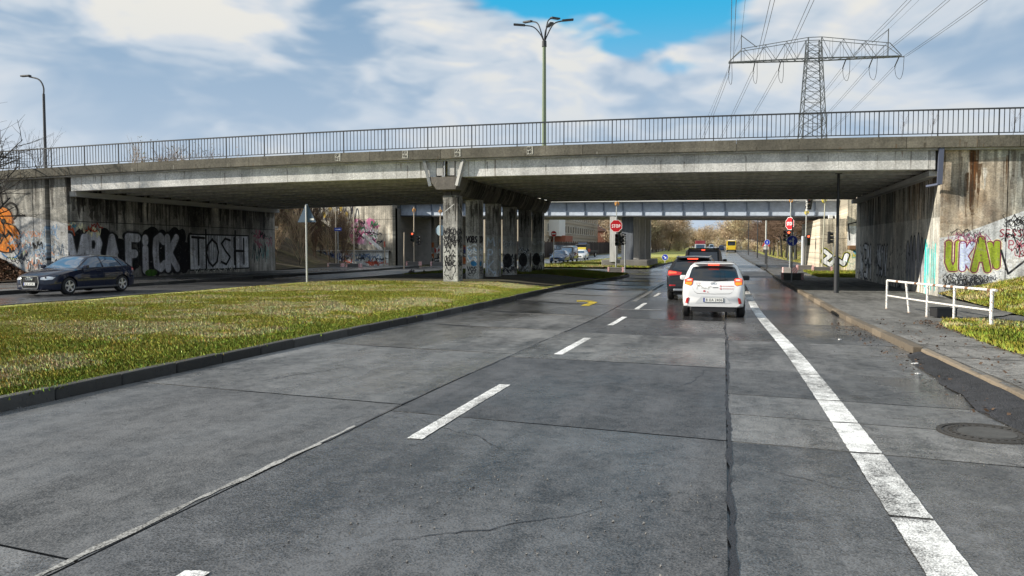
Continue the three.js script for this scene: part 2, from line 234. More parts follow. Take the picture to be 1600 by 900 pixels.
// painted lines, cut at the joints, slightly ragged
{
  const strip = (xf, z0, z1, w, seed, dy = .006) => { const r = rng(seed), n = Math.max(4, Math.round(Math.abs(z0 - z1) / .06)); return grid(4, n, (u, v) => { const z = lerp(z0, z1, v), e = (u === 0 || u === 1) ? (vn(z * 25, seed * 3 + u * 7) - .5) * .005 + (r() - .5) * .006 : 0; const x = xf(z) + (u - .5) * w + e; const zz = z + ((v === 0 || v === 1) ? (r() - .5) * .02 : 0) + .13 * (x - xf(z)) * 0; return [x, gy(x, zz) + dy, zz, x, -zz]; }); };
  const sx = (z) => 1.13 - .18 * sm(-12, -27, z);
  const cuts = [4, -2.4, -5.24, -6.84, -8.03, -9.23, -11.24, -15.75, -20.35, -24.95, -29.7, -34.3, -38.9, -43.5, -48, -53];
  const line = new THREE.Group(); line.name = 'solid_lane_line'; tag(line, null, null, null, 'structure'); scene.add(line);
  for (let i = 0; i < cuts.length - 1; i++) mesh('line_segment', strip(sx, cuts[i] - .02, cuts[i + 1] + .02, .245, i + 20), lineMat, line);
  const dashes = new THREE.Group(); dashes.name = 'dashed_lane_line'; tag(dashes, null, null, null, 'structure'); scene.add(dashes);
  for (const [a, b] of [[-.5, -3.42], [-6.35, -9.3], [-12.5, -15.4], [-18.6, -21.4], [-24.4, -27.2], [-31, -33.6], [-38, -40.5], [-45, -48]]) mesh('line_dash', strip(() => -2.58, a, b, .14, Math.round(a * 10)), lineMat, dashes);
  const faint = M([.34, .34, .34], .6, 0, { map: grit });
  const guide = new THREE.Group(); guide.name = 'guide_line'; tag(guide, null, null, null, 'structure'); scene.add(guide);
  mesh('line_segment', strip(() => -3.05, -28, -42, .16, 71), faint, guide);
  mesh('line_segment', grid(10, 2, (u, v) => { const x = lerp(-3.2, -1.8, u), z = -24.1 - v * .22; return [x, gy(x, z) + .007, z, x, -z]; }), faint, guide);
  // yellow turn arrow in the left lane
  const yel = M([.70, .52, .04], .7, 0, { map: rep(grit, .3) });
  const arrow = new THREE.ShapeGeometry(new THREE.Shape([[-.14, 0], [.14, 0], [.14, 1.8], [-.18, 2.35], [-.08, 2.55], [-.75, 2.65], [-.6, 1.8], [-.4, 2.08], [-.14, 1.62]].map((p) => new THREE.Vector2(...p)))).rotateX(-Math.PI / 2);
  const ar = struct('turn_arrow_marking', arrow, yel); ar.position.set(-4.35, gy(-4.35, -27) + .006, -25.4);
  const ap = ar.geometry.attributes.position; for (let i = 0; i < ap.count; i++) ap.setY(i, gy(-4.35 + ap.getX(i), -25.4 + ap.getZ(i)) - gy(-4.35, -27) + .004);
}

// ---------------------------------------------------------------- grass islands and verges
const medY = (x, z) => { const e = Math.min(-7.28 - x, x + 19.1); return gy(x, z) + .10 + .1 * sm(0, 3, e) + .045 * (fbm(x * .5, z * .5, 3, 256, 5) - .5); };
const islandEdge = (z) => z > -33 ? -7.28 : lerp(-7.28, -6.2, sm(-33, -50, z));
struct('median_island', [grid(40, 110, (u, v) => { const z = lerp(6, -53.6, v), x = lerp(-19.0, islandEdge(z), u); return [x, medY(Math.min(x, -7.28), z), z, x, -z]; })], lawn);
struct('trodden_earth', [grid(14, 24, (u, v) => { const z = lerp(-33.2, -47, v), x = lerp(-18.8, islandEdge(z) - .25, u); return [x, medY(Math.min(x, -7.3), z) + .012 + .01 * vn(x * 2, z * 2), z, x, -z]; })], M([.10, .088, .075], 1, 0, { map: dirtT, bumpMap: dirtT, bumpScale: .03 }));
struct('far_island', [sheet(-17.2, -6.2, -66.5, -120, .13, 8, 30), sheet(-17.2, -6.2, -120, -330, .13, 6, 40)], lawn);
const bankY = (x, z) => { const base = gy(x, z) + .06; const k = sm(-23.2, -31, z); return base + .05 * vn(x, z) + Math.max(0, x - 7.3) * .24 * k; };
struct('grass_bank', [grid(40, 20, (u, v) => { const x = lerp(7.7, 34, u), z = lerp(-23.0, -32.6, v); return [x, bankY(x, z), z, x, -z]; })], lawn);
struct('roadside_verge', [grid(16, 40, (u, v) => { const z = lerp(12, -20.7, v), xl = 4.4 + .25 * vn(z * .9, 3) + sm(-17, -21, z) * .5; const x = lerp(xl, 30, u * u); return [x, gy(x, z) + .085 + .05 * vn(x * 1.2, z * 1.2), z, x, -z]; })], lawn);
struct('abutment_lawn', [sheet(5.6, 7.6, -51.5, -62, .11, 4, 8), sheet(7.6, 40, -52, -64, .11, 8, 8)], lawn);
struct('avenue_lawn', [sheet(8.3, 60, -74, -260, .09, 10, 50)], lawn);
// grass blades
{
  const R = rng(31);
  const blade = (h, w, a, lean) => { const c = Math.cos(a), s = Math.sin(a); return [[-w * s, 0, w * c], [w * s, 0, -w * c], [c * lean, h, s * lean]]; };
  const tuft = (n, h, sp, seed) => { const r = rng(seed), p = []; for (let i = 0; i < n; i++) { const a = r() * 6.28, ox = (r() - .5) * sp, oz = (r() - .5) * sp; for (const q of blade(h * (.5 + r() * .7), .004 + r() * .003, a, h * (.3 + r() * .8))) p.push(q[0] + ox, q[1], q[2] + oz); } const g = new THREE.BufferGeometry(); g.setAttribute('position', new THREE.Float32BufferAttribute(p, 3)); g.computeVertexNormals(); const nn = g.attributes.normal; for (let i = 0; i < nn.count; i++) { nn.setXYZ(i, nn.getX(i) * .4, .9, nn.getZ(i) * .4); } g.normalizeNormals(); return g; };
  const bm = M([1, 1, 1], .85, 0);
  const green = [.50, .50, .07], lush = [.36, .43, .05], straw = [.84, .76, .36], olive = [.72, .66, .13];
  function field(name, count, pick, seed, h = .075, sp = .16, dry = .5) {
    const r = rng(seed), im = new THREE.InstancedMesh(tuft(15, h, sp, seed), bm, count), m = new THREE.Matrix4(), q = new THREE.Quaternion(), up = new THREE.Vector3(0, 1, 0), col = new THREE.Color();
    let k = 0, guard = 0;
    while (k < count && guard++ < count * 6) {
      const p = pick(r); if (!p) continue; const [x, y, z] = p;
      const n = fbm(x * .28, z * .5, 4, 256, 11), n2 = fbm(x * 1.7, z * 1.7, 3, 256, 17), edge = p[3] || 0;
      const d = sm(.36, .66, n * .85 + .08 + (n2 - .5) * .5 + (dry - .5) * .5 - edge * .35), l = sm(.5, .8, n2 + edge * .5);
      const c = [0, 1, 2].map((i) => lerp(lerp(green[i], lush[i], l), lerp(olive[i], straw[i], sm(.3, .9, d + (r() - .5) * .7)), sm(.0, .9, d + (r() - .5) * .6)) * (.68 + r() * .64));
      const s = (.6 + r() * .75) * (n2 > .62 ? 1.25 : 1);
      m.compose(new THREE.Vector3(x, y - .006, z), q.setFromAxisAngle(up, r() * 6.28), new THREE.Vector3(s, s * (.7 + r() * .6), s)); im.setMatrixAt(k, m); im.setColorAt(k, col.setRGB(...c)); k++;
    }
    im.count = k; im.name = numbered(name); im.castShadow = im.receiveShadow = true; scene.add(im); tag(im, null, null, null, 'stuff'); return im;
  }
  tag(field('grass', 150000, (r) => { const v = r(), z = -3.5 - 29.5 * v * Math.sqrt(v) - r() * .5, x = lerp(-19.0, -7.27, Math.sqrt(r())); return [x, medY(x, z), z, sm(1.3, .2, -7.28 - x)]; }, 41, .036, .24, .6), 'short yellow green winter grass covering the median island', 'grass');
  tag(field('grass', 9000, (r) => { const z = lerp(-44, -53.2, r()), x = lerp(-18.5, islandEdge(z) - .1, r()); return [x, medY(Math.min(x, -7.28), z) + .02, z, .7]; }, 42, .09, .35, .35), 'bright green grass on the island nose behind the pier columns', 'grass');
  tag(field('grass', 15000, (r) => { const v = r(), z = -66.6 - 70 * v * v, x = lerp(-17.1, -6.3, r()); return [x, gy(x, z) + .13, z, .2]; }, 43, .1, .5, .5), 'grass on the far median island beyond the steel bridge', 'grass');
  tag(field('grass', 22000, (r) => { const z = lerp(-23.1, -32.3, r()), x = lerp(7.75, 14, r()); return [x, bankY(x, z), z, vn(x * .6, z * .6, 256, 4) * .35]; }, 44, .07, .2, .62), 'rough grass on the bank below the right wing wall', 'grass');
  tag(field('grass', 16000, (r) => { const z = lerp(-9, -20.8, r()), xl = 4.45 + .25 * vn(z * .9, 3) + sm(-17, -21, z) * .5; const x = xl + r() * r() * 5; return [x, gy(x, z) + .09 + .05 * vn(x * 1.2, z * 1.2), z, vn(x, z, 256, 4) * .6]; }, 45, .065, .2, .52), 'patchy green grass along the footway under the white railing', 'grass');
  tag(field('grass', 4000, (r) => { const z = lerp(-51.6, -61.8, r()), x = lerp(5.7, 10, r()); return [x, gy(x, z) + .11, z, .4]; }, 46, .1, .3, .5), 'small lawn in front of the far right abutment', 'grass');
  tag(field('grass', 12000, (r) => { const v = r(), z = -75 - 150 * v * v, x = lerp(8.4, 22, r()); return [x, gy(x, z) + .09, z, 0]; }, 47, .16, .6, .52), 'yellowish grass strip under the row of street trees', 'grass');
  // fallen leaves along the verge
  const lr = rng(8), lv = new THREE.InstancedMesh(new THREE.PlaneGeometry(.07, .05).rotateX(-Math.PI / 2), M([.09, .055, .035], .9), 1500), mm = new THREE.Matrix4(), qq = new THREE.Quaternion(), ee = new THREE.Euler();
  for (let i = 0; i < 1500; i++) { const z = lerp(-7, -21, lr()), x = i < 900 ? 4.25 + .25 * vn(z * .9, 3) + lr() * .5 : i < 1200 ? 3.3 + lr() * 1.6 : 2.4 + lr() * .7; mm.compose(new THREE.Vector3(x, gy(x, z) + (i < 1200 ? .125 : .03), z), qq.setFromEuler(ee.set((lr() - .5) * 1.2, lr() * 6, (lr() - .5) * 1.2)), new THREE.Vector3(1, 1, 1).multiplyScalar(.25 + lr() * .5)); lv.setMatrixAt(i, mm); }
  lv.name = 'fallen_leaves'; lv.castShadow = true; scene.add(lv); tag(lv, 'brown fallen leaves along the footway edge', 'leaves', null, 'stuff');
}
// ---------------------------------------------------------------- wall paint: concrete with stains, whitewash and graffiti
const GL = { U: [[[0, 0], [0, .75], [.25, 1], [.7, 1], [.95, .75], [.95, 0]]], K: [[[0, 0], [0, 1]], [[.9, 0], [.15, .5], [.95, 1]]], A: [[[0, 1], [.45, 0], [.95, 1]], [[.2, .65], [.75, .65]]], N: [[[0, 1], [0, .05], [.85, .95], [.85, 0]]], V: [[[0, 0], [.45, 1], [.95, 0]]], R: [[[0, 1], [0, 0], [.6, 0], [.8, .22], [.6, .5], [0, .5]], [[.4, .5], [.85, 1]]], B: [[[0, 0], [0, 1], [.6, 1], [.8, .75], [.55, .5], [0, .5]], [[0, 0], [.55, 0], [.72, .22], [.55, .5]]], F: [[[0, 1], [0, 0], [.85, 0]], [[0, .48], [.6, .48]]], I: [[[.3, .35], [.3, 1]], [[.3, .02], [.3, .1]]], C: [[[.85, .12], [.55, 0], [.15, .1], [0, .5], [.15, .9], [.55, 1], [.85, .88]]], T: [[[0, 0], [.95, 0]], [[.48, 0], [.48, 1]]], O: [[[.45, 0], [.1, .2], [0, .5], [.12, .85], [.45, 1], [.8, .85], [.92, .5], [.8, .18], [.45, 0]]], P: [[[0, 1], [0, 0], [.6, 0], [.8, .25], [.6, .52], [0, .52]]], S: [[[.8, .08], [.4, 0], [.05, .22], [.4, .48], [.8, .72], [.45, 1], [0, .9]]], H: [[[0, 0], [0, 1]], [[.85, 0], [.85, 1]], [[0, .5], [.85, .5]]], M: [[[0, 1], [.1, 0], [.45, .6], [.8, 0], [.95, 1]]], E: [[[.8, 0], [0, 0], [0, 1], [.8, 1]], [[0, .5], [.6, .5]]], W: [[[0, 0], [.22, 1], [.48, .3], [.72, 1], [.95, 0]]], Z: [[[0, 0], [.85, 0], [0, 1], [.9, 1]]], 2: [[[.05, .2], [.3, 0], [.65, .1], [.7, .35], [0, 1], [.8, 1]]], X: [[[0, 0], [.9, 1]], [[.9, 0], [0, 1]]] };
function glyph(c, ch, x, y, w, h, jit = 0, r = Math.random) { c.beginPath(); for (const l of GL[ch]) { l.forEach(([a, b], i) => { const px = x + a * w + (jit ? (r() - .5) * jit : 0), py = y + b * h + (jit ? (r() - .5) * jit : 0); i ? c.lineTo(px, py) : c.moveTo(px, py); }); } c.stroke(); }
function word(c, s, x, y, w, h, layers, seed = 1, gap = .18) { for (const [col, lw] of layers) { c.strokeStyle = col; c.lineWidth = lw; c.lineJoin = c.lineCap = 'round'; c.shadowColor = col; c.shadowBlur = lw * .3; const r = rng(seed); [...s].forEach((ch, i) => { if (GL[ch]) glyph(c, ch, x + i * w * (1 + gap), y + (r() - .5) * h * .1, w, h, w * .06, r); }); c.shadowBlur = 0; } }
function scrawl(c, x, y, w, h, n, col, lw, seed) { const r = rng(seed); c.strokeStyle = col; c.lineWidth = lw; c.lineCap = 'round'; c.beginPath(); c.moveTo(x, y + h * r()); for (let i = 1; i <= n; i++) { const a = x + w * (i - .5) / n, b = x + w * i / n; c.quadraticCurveTo(a + (r() - .5) * w * .3, y + h * r(), b, y + h * r()); } c.stroke(); }
function wallCanvas(wm, hm, ppm, base, seed, o = {}) {
  const W = Math.round(wm * ppm), H = Math.round(hm * ppm), [cv, c] = canvas(W, H), r = rng(seed);
  const id = c.createImageData(W, H), d = id.data;
  for (let j = 0; j < H; j++) for (let i = 0; i < W; i++) { const x = i / ppm, y = j / ppm; const a = fbm(x * .7, y * .55, 4, 256, seed % 50) - .5, s = fbm(x * 3.2, y * .22, 4, 256, seed % 41 + 3) - .5, f = vn(x * 22, y * 22, 256, 5) - .5, g = r() - .5, brd = ((y * 2.2) % 1 < .03 ? -.05 : 0) * (o.boards ?? 1); const k = 1 + a * .8 * (o.blotch ?? 1) + s * .65 * (o.streak ?? 1) + f * .18 + g * .16 + brd, wm2 = a * (o.warm ?? 0); const q = (j * W + i) * 4; d[q] = base[0] * k * (1 + wm2); d[q + 1] = base[1] * k; d[q + 2] = base[2] * k * (1 - wm2); d[q + 3] = 255; }
  c.putImageData(id, 0, 0);
  const X = (m) => m * ppm, Y = (m) => H - m * ppm;
  return { cv, c, X, Y, W, H, r, ppm, wash(pts, col, al) { c.globalAlpha = al; c.fillStyle = col; c.beginPath(); pts.forEach(([a, b], i) => i ? c.lineTo(X(a), Y(b)) : c.moveTo(X(a), Y(b))); c.closePath(); c.fill(); c.globalAlpha = 1; },
    drips(n, x0, x1, y0, y1, col, al, wd = .06) { for (let i = 0; i < n; i++) { const x = lerp(x0, x1, r()), yt = lerp(y1, y0, r() * .35), len = (yt - y0) * (.25 + r() * .75); c.globalAlpha = al * (.4 + r() * .6); c.fillStyle = col; const w0 = X(wd * (.3 + r())); let xx = X(x); c.beginPath(); c.moveTo(xx - w0 / 2, Y(yt)); const st = 6; for (let k = 1; k <= st; k++) c.lineTo(xx - w0 / 2 * (1 - k / st * .7) + (r() - .5) * w0 * .4, Y(yt - len * k / st)); for (let k = st; k >= 0; k--) c.lineTo(xx + w0 / 2 * (1 - k / st * .7) + (r() - .5) * w0 * .4, Y(yt - len * k / st)); c.fill(); } c.globalAlpha = 1; },
    spots(n, x0, x1, y0, y1, col, al, sz = .05) { c.fillStyle = col; for (let i = 0; i < n; i++) { c.globalAlpha = al * (.3 + r() * .7); c.beginPath(); c.ellipse(X(lerp(x0, x1, r())), Y(lerp(y0, y1, r())), X(sz * (.2 + r())), X(sz * (.2 + r() * .8)), r() * 3, 0, 7); c.fill(); } c.globalAlpha = 1; },
    weather(k = 1) { const im = c.getImageData(0, 0, W, H), e = im.data; for (let j = 0; j < H; j++) for (let i = 0; i < W; i++) { const x = i / ppm, y = j / ppm, a = fbm(x * 2.3, y * 1.6, 3, 256, 23) - .5, s2 = fbm(x * 9, y * .6, 3, 256, 29) - .5, f = vn(x * 30, y * 30, 256, 7) - .5, m = 1 + k * (a * .5 + s2 * .45 + f * .22), wear = vn(x * 14, y * 14, 256, 9) * .6 + vn(x * 3, y * 3, 256, 10) * .4 > .7 ? .35 : 0, q = (j * W + i) * 4; for (let ch = 0; ch < 3; ch++) e[q + ch] = clamp(lerp(e[q + ch], base[ch] * .9, wear) * m, 0, 255); } c.putImageData(im, 0, 0); },
    tags(n, x0, x1, y0, y1, seed2, cols, lw = .03) { const q = rng(seed2); for (let i = 0; i < n; i++) { const w = .4 + q() * .9; scrawl(c, X(lerp(x0, x1 - w, q())), Y(lerp(y0, y1, q())), X(w), X(.25 + q() * .45), 6 + Math.floor(q() * 6), cols[Math.floor(q() * cols.length)], X(lw * (.5 + q())), Math.floor(q() * 1e6)); } } };
}
// a wall of panels with uv into one painted map; along = 'x' (faces +z / -z) or 'z' (faces +-x)
function paintedWall(name, parent, w, o) {
  if (!w.done) { w.weather(.9); w.done = true; }
  const t = ctex(w.cv), m = M([1, 1, 1], .93, 0, { map: t, bumpMap: conc, bumpScale: .01 });
  for (const [a, b, y0, y1, yb] of o.panels) {
    const g = o.along === 'x' ? box(b - a, y1 - y0, o.t, (a + b) / 2, (y0 + y1) / 2, o.at + (o.face * -o.t / 2)) : box(o.t, y1 - y0, b - a, o.at + (o.face * -o.t / 2), (y0 + y1) / 2, (a + b) / 2);
    if (o.top) { const p = g.attributes.position; for (let i = 0; i < p.count; i++) if (p.getY(i) > (y0 + y1) / 2) p.setY(i, o.top(p.getX(i), p.getZ(i))); g.computeVertexNormals(); }
    const p = g.attributes.position, uv = g.attributes.uv;
    for (let i = 0; i < p.count; i++) { const q = o.along === 'x' ? p.getX(i) : p.getZ(i); let u = (q - o.u0) / (o.u1 - o.u0); uv.setXY(i, u, (p.getY(i) - o.v0) / (o.v1 - o.v0)); }
    mesh(name, g, m, parent);
  }
}
// ---------------------------------------------------------------- the concrete road bridge
const camb = (x) => -.0005 * (x + 10) * (x + 10);
const bent = (x0, x1, yb, yt, z0, z1, n = 16) => { const g = new THREE.BoxGeometry(1, 1, 1, n, 1, 1), p = g.attributes.position; for (let i = 0; i < p.count; i++) { const x = lerp(x0, x1, p.getX(i) + .5); p.setXYZ(i, x, (p.getY(i) > 0 ? yt : yb) + camb(x), p.getZ(i) > 0 ? z0 : z1); } g.computeVertexNormals(); return worldUV(g); };
const concLight = M([.60, .59, .575], .9, 0, { map: conc, bumpMap: conc, bumpScale: .008 });
const stained = (base, seed, hgt, dr) => { const w = wallCanvas(20, hgt, 60, base, seed, { streak: .35, blotch: .45, boards: 0 }); w.drips(dr, 0, 20, 0, hgt, '#2a241c', .45, .06); w.drips(dr >> 2, 0, 20, 0, hgt, '#5a3a20', .4, .05); w.drips(dr >> 2, 0, 20, 0, hgt, '#d8d6d0', .35, .05); w.spots(dr * 3, 0, 20, 0, hgt, '#3a342a', .5, .025); const t = ctex(w.cv); t.wrapS = t.wrapT = THREE.RepeatWrapping; t.repeat.set(1 / 20, 1 / hgt); return t; };
const girderMat = M([1, 1, 1], .9, 0, { map: stained([198, 197, 194], 63, 1.4, 26), bumpMap: conc, bumpScale: .008 });
const concMid = M([.27, .255, .235], .93, 0, { map: conc, bumpMap: conc, bumpScale: .012 });
const concDark = M([.60, .59, .575], .9, 0, { map: conc, bumpMap: conc, bumpScale: .012 });
const beamT = stained([104, 100, 90], 67, .8, 50), beamMat = [.9, .8, 1].map((k) => M([k, k, k], .95, 0, { map: beamT, bumpMap: conc, bumpScale: .02 }));
const steelDark = M([.045, .048, .055], .5, .5), galv = M([.42, .43, .44], .45, .7), rustM = M([.20, .11, .06], .9), whiteP = M([.74, .73, .70], .6), blackP = M([.02, .02, .022], .5);
const bridge = thing('road_bridge', 'long concrete road bridge on pier columns crossing the carriageways, graffiti on its walls', 'bridge');
{
  mesh('deck_slab', bent(-90, 60, 5.42, 5.78, -32.15, -51, 60), concDark, bridge);
  for (const [x0, x1] of [[-31.2, -12.05], [-11.15, 7.45]]) {
    mesh('edge_girder', bent(x0, x1, 4.73, 5.425, -32.3, -32.8), girderMat, bridge);
    for (let k = 1; k < 11; k++) mesh('inner_girder', bent(x0, x1, 4.75, 5.425, -32.5 - k * 1.78, -33.0 - k * 1.78, 8), concDark, bridge);
    mesh('edge_girder', bent(x0, x1, 4.73, 5.425, -50.4, -50.9), concLight, bridge);
  }
  const joints = [-90, -60, -48, -37.2, -33.0, -27, -21, -15.0, -11.72, -5.6, .4, 6.4, 8.75, 10.1, 14, 22, 34, 60];
  for (let i = 0; i < joints.length - 1; i++) mesh('edge_beam', bent(joints[i] + .008, joints[i + 1] - .008, 5.49, 5.9, -31.98, -32.5, 6), beamMat[i % 3], bridge);
  mesh('edge_beam', bent(-90, 60, 5.49, 5.9, -50.8, -51.3, 40), beamMat[0], bridge);
  mesh('girder_stub', [bent(-12.0, -11.72, 4.8, 5.425, -32.25, -32.7, 1), bent(-11.5, -11.2, 4.8, 5.425, -32.25, -32.7, 1)], concLight, bridge);
  mesh('drain_pipe', [rod([-11.62, 4.75, -32.2], [-11.62, 5.48, -32.2], .03, .03, 8), rod([-11.74, 4.76, -32.2], [-11.6, 4.76, -32.2], .03, .03, 8)], galv, bridge);
  for (const [a, b] of [[-12.55, -12.28], [-10.75, -11.05]]) mesh('brace', bar([a, 5.45, -32.16], [b, 4.35, -32.2], .13, .16), concLight, bridge);
  // pier: cap beam on six columns
  const cap = poly([[-12.25, 4.72], [-10.95, 4.72], [-11.1, 4.3], [-11.3, 3.98], [-11.95, 3.98], [-12.1, 4.3]], 17.6, 'z').translate(0, 0, -50.7);
  const capM = wallCanvas(17.6, 1, 64, [92, 88, 82], 61, { streak: 1.6, blotch: 1.4, boards: 0 }); capM.drips(60, 0, 17.6, .1, 1, '#d8d6d0', .5, .10); capM.drips(90, 0, 17.6, .0, 1, '#0d0c0b', .8, .22);
  const cg = worldUV(cap, 1 / 17.6, 1, 0, -3.9); mesh('pier_cap', cg, M([.8, .8, .8], .93, 0, { map: (() => { const t = ctex(capM.cv); t.wrapS = t.wrapT = THREE.RepeatWrapping; return t; })() }), bridge);
  const endM = M([.20, .18, .16], .93, 0, { map: conc, bumpMap: conc, bumpScale: .02 });
  mesh('pier_cap_end', worldUV(poly([[-12.37, 4.74], [-10.88, 4.74], [-11.12, 4.2], [-11.98, 4.2]], .95, 'z').translate(0, 0, -33.1)), endM, bridge);
  const cz = [-33.25, -36.4, -39.6, -42.9, -46.4, -49.9];
  const tagsets = ['front', 'vobs', 'mpk', 'dark', 'dark', 'dark'];
  cz.forEach((z, i) => {
    const w = wallCanvas(.66, 4, 180, [150, 148, 144], 200 + i, { streak: .7, boards: 0 }), c = w.c, X = w.X, Y = w.Y, cols = ['#15151a', '#1a1a22', '#101014'];
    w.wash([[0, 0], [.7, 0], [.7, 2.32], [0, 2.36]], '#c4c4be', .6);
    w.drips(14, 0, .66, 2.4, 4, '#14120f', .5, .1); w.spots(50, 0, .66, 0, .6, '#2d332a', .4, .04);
    c.lineJoin = 'round';
    if (i === 0) { const L = [['#101014', 6]]; for (let k = 0; k < 6; k++) scrawl(c, X(.06), Y(2.2 - k * .25), X(.5), X(.36), 5, '#101014', 6, 31 + k); word(c, 'XN', X(.1), Y(2.2), X(.22), X(.5), L, 3); word(c, 'ABE', X(.1), Y(1.35), X(.15), X(.42), [['#101014', 8]], 4); scrawl(c, X(.08), Y(.75), X(.5), X(.5), 3, '#101014', 5, 77); w.tags(9, 0, .66, 2.35, 2.7, 17, ['#1b1b20'], .02); c.strokeStyle = '#dcdcda'; c.lineWidth = 5; c.beginPath(); c.moveTo(X(.1), Y(3.3)); c.lineTo(X(.5), Y(3.6)); c.stroke(); }
    if (i === 1) { word(c, 'VOBS', X(.04), Y(2.25), X(.12), X(.28), [['#17121f', 9]], 5); for (let k = 0; k < 7; k++) scrawl(c, X(.08), Y(1.95 - k * .12), X(.45), X(.3), 4, ['#e9eef4', '#9fc3e2', '#f4f6f8'][k % 3], 10, 91 + k); c.fillStyle = '#3f87b8'; c.beginPath(); c.ellipse(X(.4), Y(.95), X(.16), X(.12), .3, 0, 7); c.fill(); word(c, 'VOS', X(.08), Y(.8), X(.14), X(.2), [['#17121f', 6]], 6); scrawl(c, X(.1), Y(.6), X(.4), X(.3), 6, '#17121f', 5, 55); }
    if (i === 2) { c.save(); word(c, 'M', X(.1), Y(2.2), X(.42), X(.4), [['#cfdbe6', 13]], 7); word(c, 'P', X(.16), Y(1.6), X(.3), X(.5), [['#cfdbe6', 13]], 8); word(c, 'K', X(.1), Y(1.0), X(.36), X(.6), [['#cfdbe6', 13]], 9); word(c, '2', X(.46), Y(.5), X(.14), X(.3), [['#b9c6d2', 8]], 2); c.restore(); }
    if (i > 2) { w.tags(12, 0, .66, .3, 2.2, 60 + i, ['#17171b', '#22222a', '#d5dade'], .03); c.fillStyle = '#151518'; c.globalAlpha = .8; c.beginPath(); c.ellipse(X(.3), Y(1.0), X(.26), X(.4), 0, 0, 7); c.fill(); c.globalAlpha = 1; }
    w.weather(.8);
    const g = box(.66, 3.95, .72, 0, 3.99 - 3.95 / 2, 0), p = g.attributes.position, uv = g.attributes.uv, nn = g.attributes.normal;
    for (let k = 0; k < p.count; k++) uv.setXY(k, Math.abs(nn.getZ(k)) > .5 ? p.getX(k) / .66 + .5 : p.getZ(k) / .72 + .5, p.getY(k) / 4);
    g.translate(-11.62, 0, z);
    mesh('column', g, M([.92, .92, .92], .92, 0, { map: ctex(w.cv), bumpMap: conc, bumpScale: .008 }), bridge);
  });
  // left abutment wall facing the far lanes (x = -31.5)
  {
    const w = wallCanvas(19.4, 5.4, 92, [136, 132, 125], 71, { streak: 1.3, blotch: 1.2 }), c = w.c, X = w.X, Y = (m) => w.Y(m + .3);
    const zx = (z) => X(-31.9 - z);                                     // canvas runs away from the viewer
    w.drips(120, 0, 19.4, 2.9, 5.4, '#0c0b0a', .55, .25); w.drips(50, 0, 19.4, 3.2, 5.4, '#1a1713', .6, .5);
    w.wash([[0, 0], [19.4, 0], [19.4, 3.3], [0, 3.35]], '#9a9a94', .35);
    c.fillStyle = '#141312'; for (const k of [3.2, 6.4, 9.6, 12.8, 16.0]) c.fillRect(X(k), 0, X(.03), w.H); c.fillRect(0, Y(3.05), w.W, X(.03));
    const blob = (z0, z1, y0, y1, col, n, seed) => { const r = rng(seed); c.fillStyle = col; for (let i = 0; i < n; i++) { c.beginPath(); c.ellipse(zx(lerp(z0, z1, r())), Y(lerp(y0, y1, r())), X(.25 + r() * .3), X(.2 + r() * .3), 0, 0, 7); c.fill(); } };
    const piece = (s, z0, z1, y0, y1, fill, lw, seed) => { const n = [...s].length, W1 = (zx(z1) - zx(z0)) / (n * 1.22); word(c, s, zx(z0) + W1 * .15, Y(y1), W1 * .95, X(y1 - y0), [['#0b0b0d', X(lw + .2)], [fill, X(lw)]], seed, .24); };
    blob(-32.3, -36.1, .5, 2.4, '#0d0d10', 60, 5); piece('VBA', -32.3, -36, .55, 2.25, '#c2c2c8', .42, 3);
    blob(-36, -41, .4, 2.5, '#101013', 60, 6); piece('FICK', -36.3, -40.7, .5, 2.3, '#ceced4', .46, 5);
    for (let k = 0; k < 40; k++) { c.globalAlpha = .25; c.fillStyle = '#e6e6ea'; const r = w.r; c.fillRect(zx(-36.2 - r() * 4.4), Y(.5 + r() * 1.8), X(.03), X(.3 + r() * .4)); } c.globalAlpha = 1;
    blob(-40.6, -42, .5, 2.2, '#17161a', 16, 8);
    c.fillStyle = '#d2d4d8'; c.fillRect(zx(-41.6), Y(2.55), zx(-47.8) - zx(-41.6), X(2.2)); w.drips(0, 0, 0, 0, 0, '', 0);
    for (let k = 0; k < 70; k++) { const r = w.r; c.globalAlpha = .3 + r() * .3; c.fillStyle = r() > .5 ? '#55565c' : '#d9dade'; c.fillRect(zx(-41.6 - r() * 6.2), Y(2.5), X(.05 + r() * .1), X(2.1 * r())); } c.globalAlpha = 1;
    word(c, 'TOSH', zx(-41.8), Y(2.3), X(1.25), X(1.7), [['#0d0d10', X(.13)]], 9, .16);
    c.strokeStyle = '#111'; c.lineWidth = X(.08); c.strokeRect(zx(-41.6), Y(2.55), zx(-47.8) - zx(-41.6), X(2.2));
    for (const z of [-43.1, -46.2]) { c.fillStyle = '#0b0b0c'; c.fillRect(zx(z), Y(2.9), X(.16), X(2.6)); }
    for (let k = 0; k < 9; k++) scrawl(c, zx(-48.2 - k * .22), Y(2.1), X(.3), X(1.4), 7, ['#2b4a4c', '#15171a', '#6f8f8c'][k % 3], X(.05), 300 + k);
    w.tags(8, 0, 3.2, 3.25, 3.3, 12, ['#b04a2a', '#3f8aa0', '#d8d2b0', '#8d2f2a'], .07); w.tags(10, 16, 19, 2.6, 3.5, 14, ['#17171a', '#93495e'], .06);
    for (let k = 0; k < 14; k++) scrawl(c, zx(-42 - k * .3), Y(.45), X(.4), X(.25), 4, k % 2 ? '#151515' : '#d8d8cc', X(.04), 400 + k);
    c.fillStyle = '#3f6a1e'; c.beginPath(); c.ellipse(zx(-38.2), Y(.3), X(.5), X(.2), 0, 0, 7); c.fill();
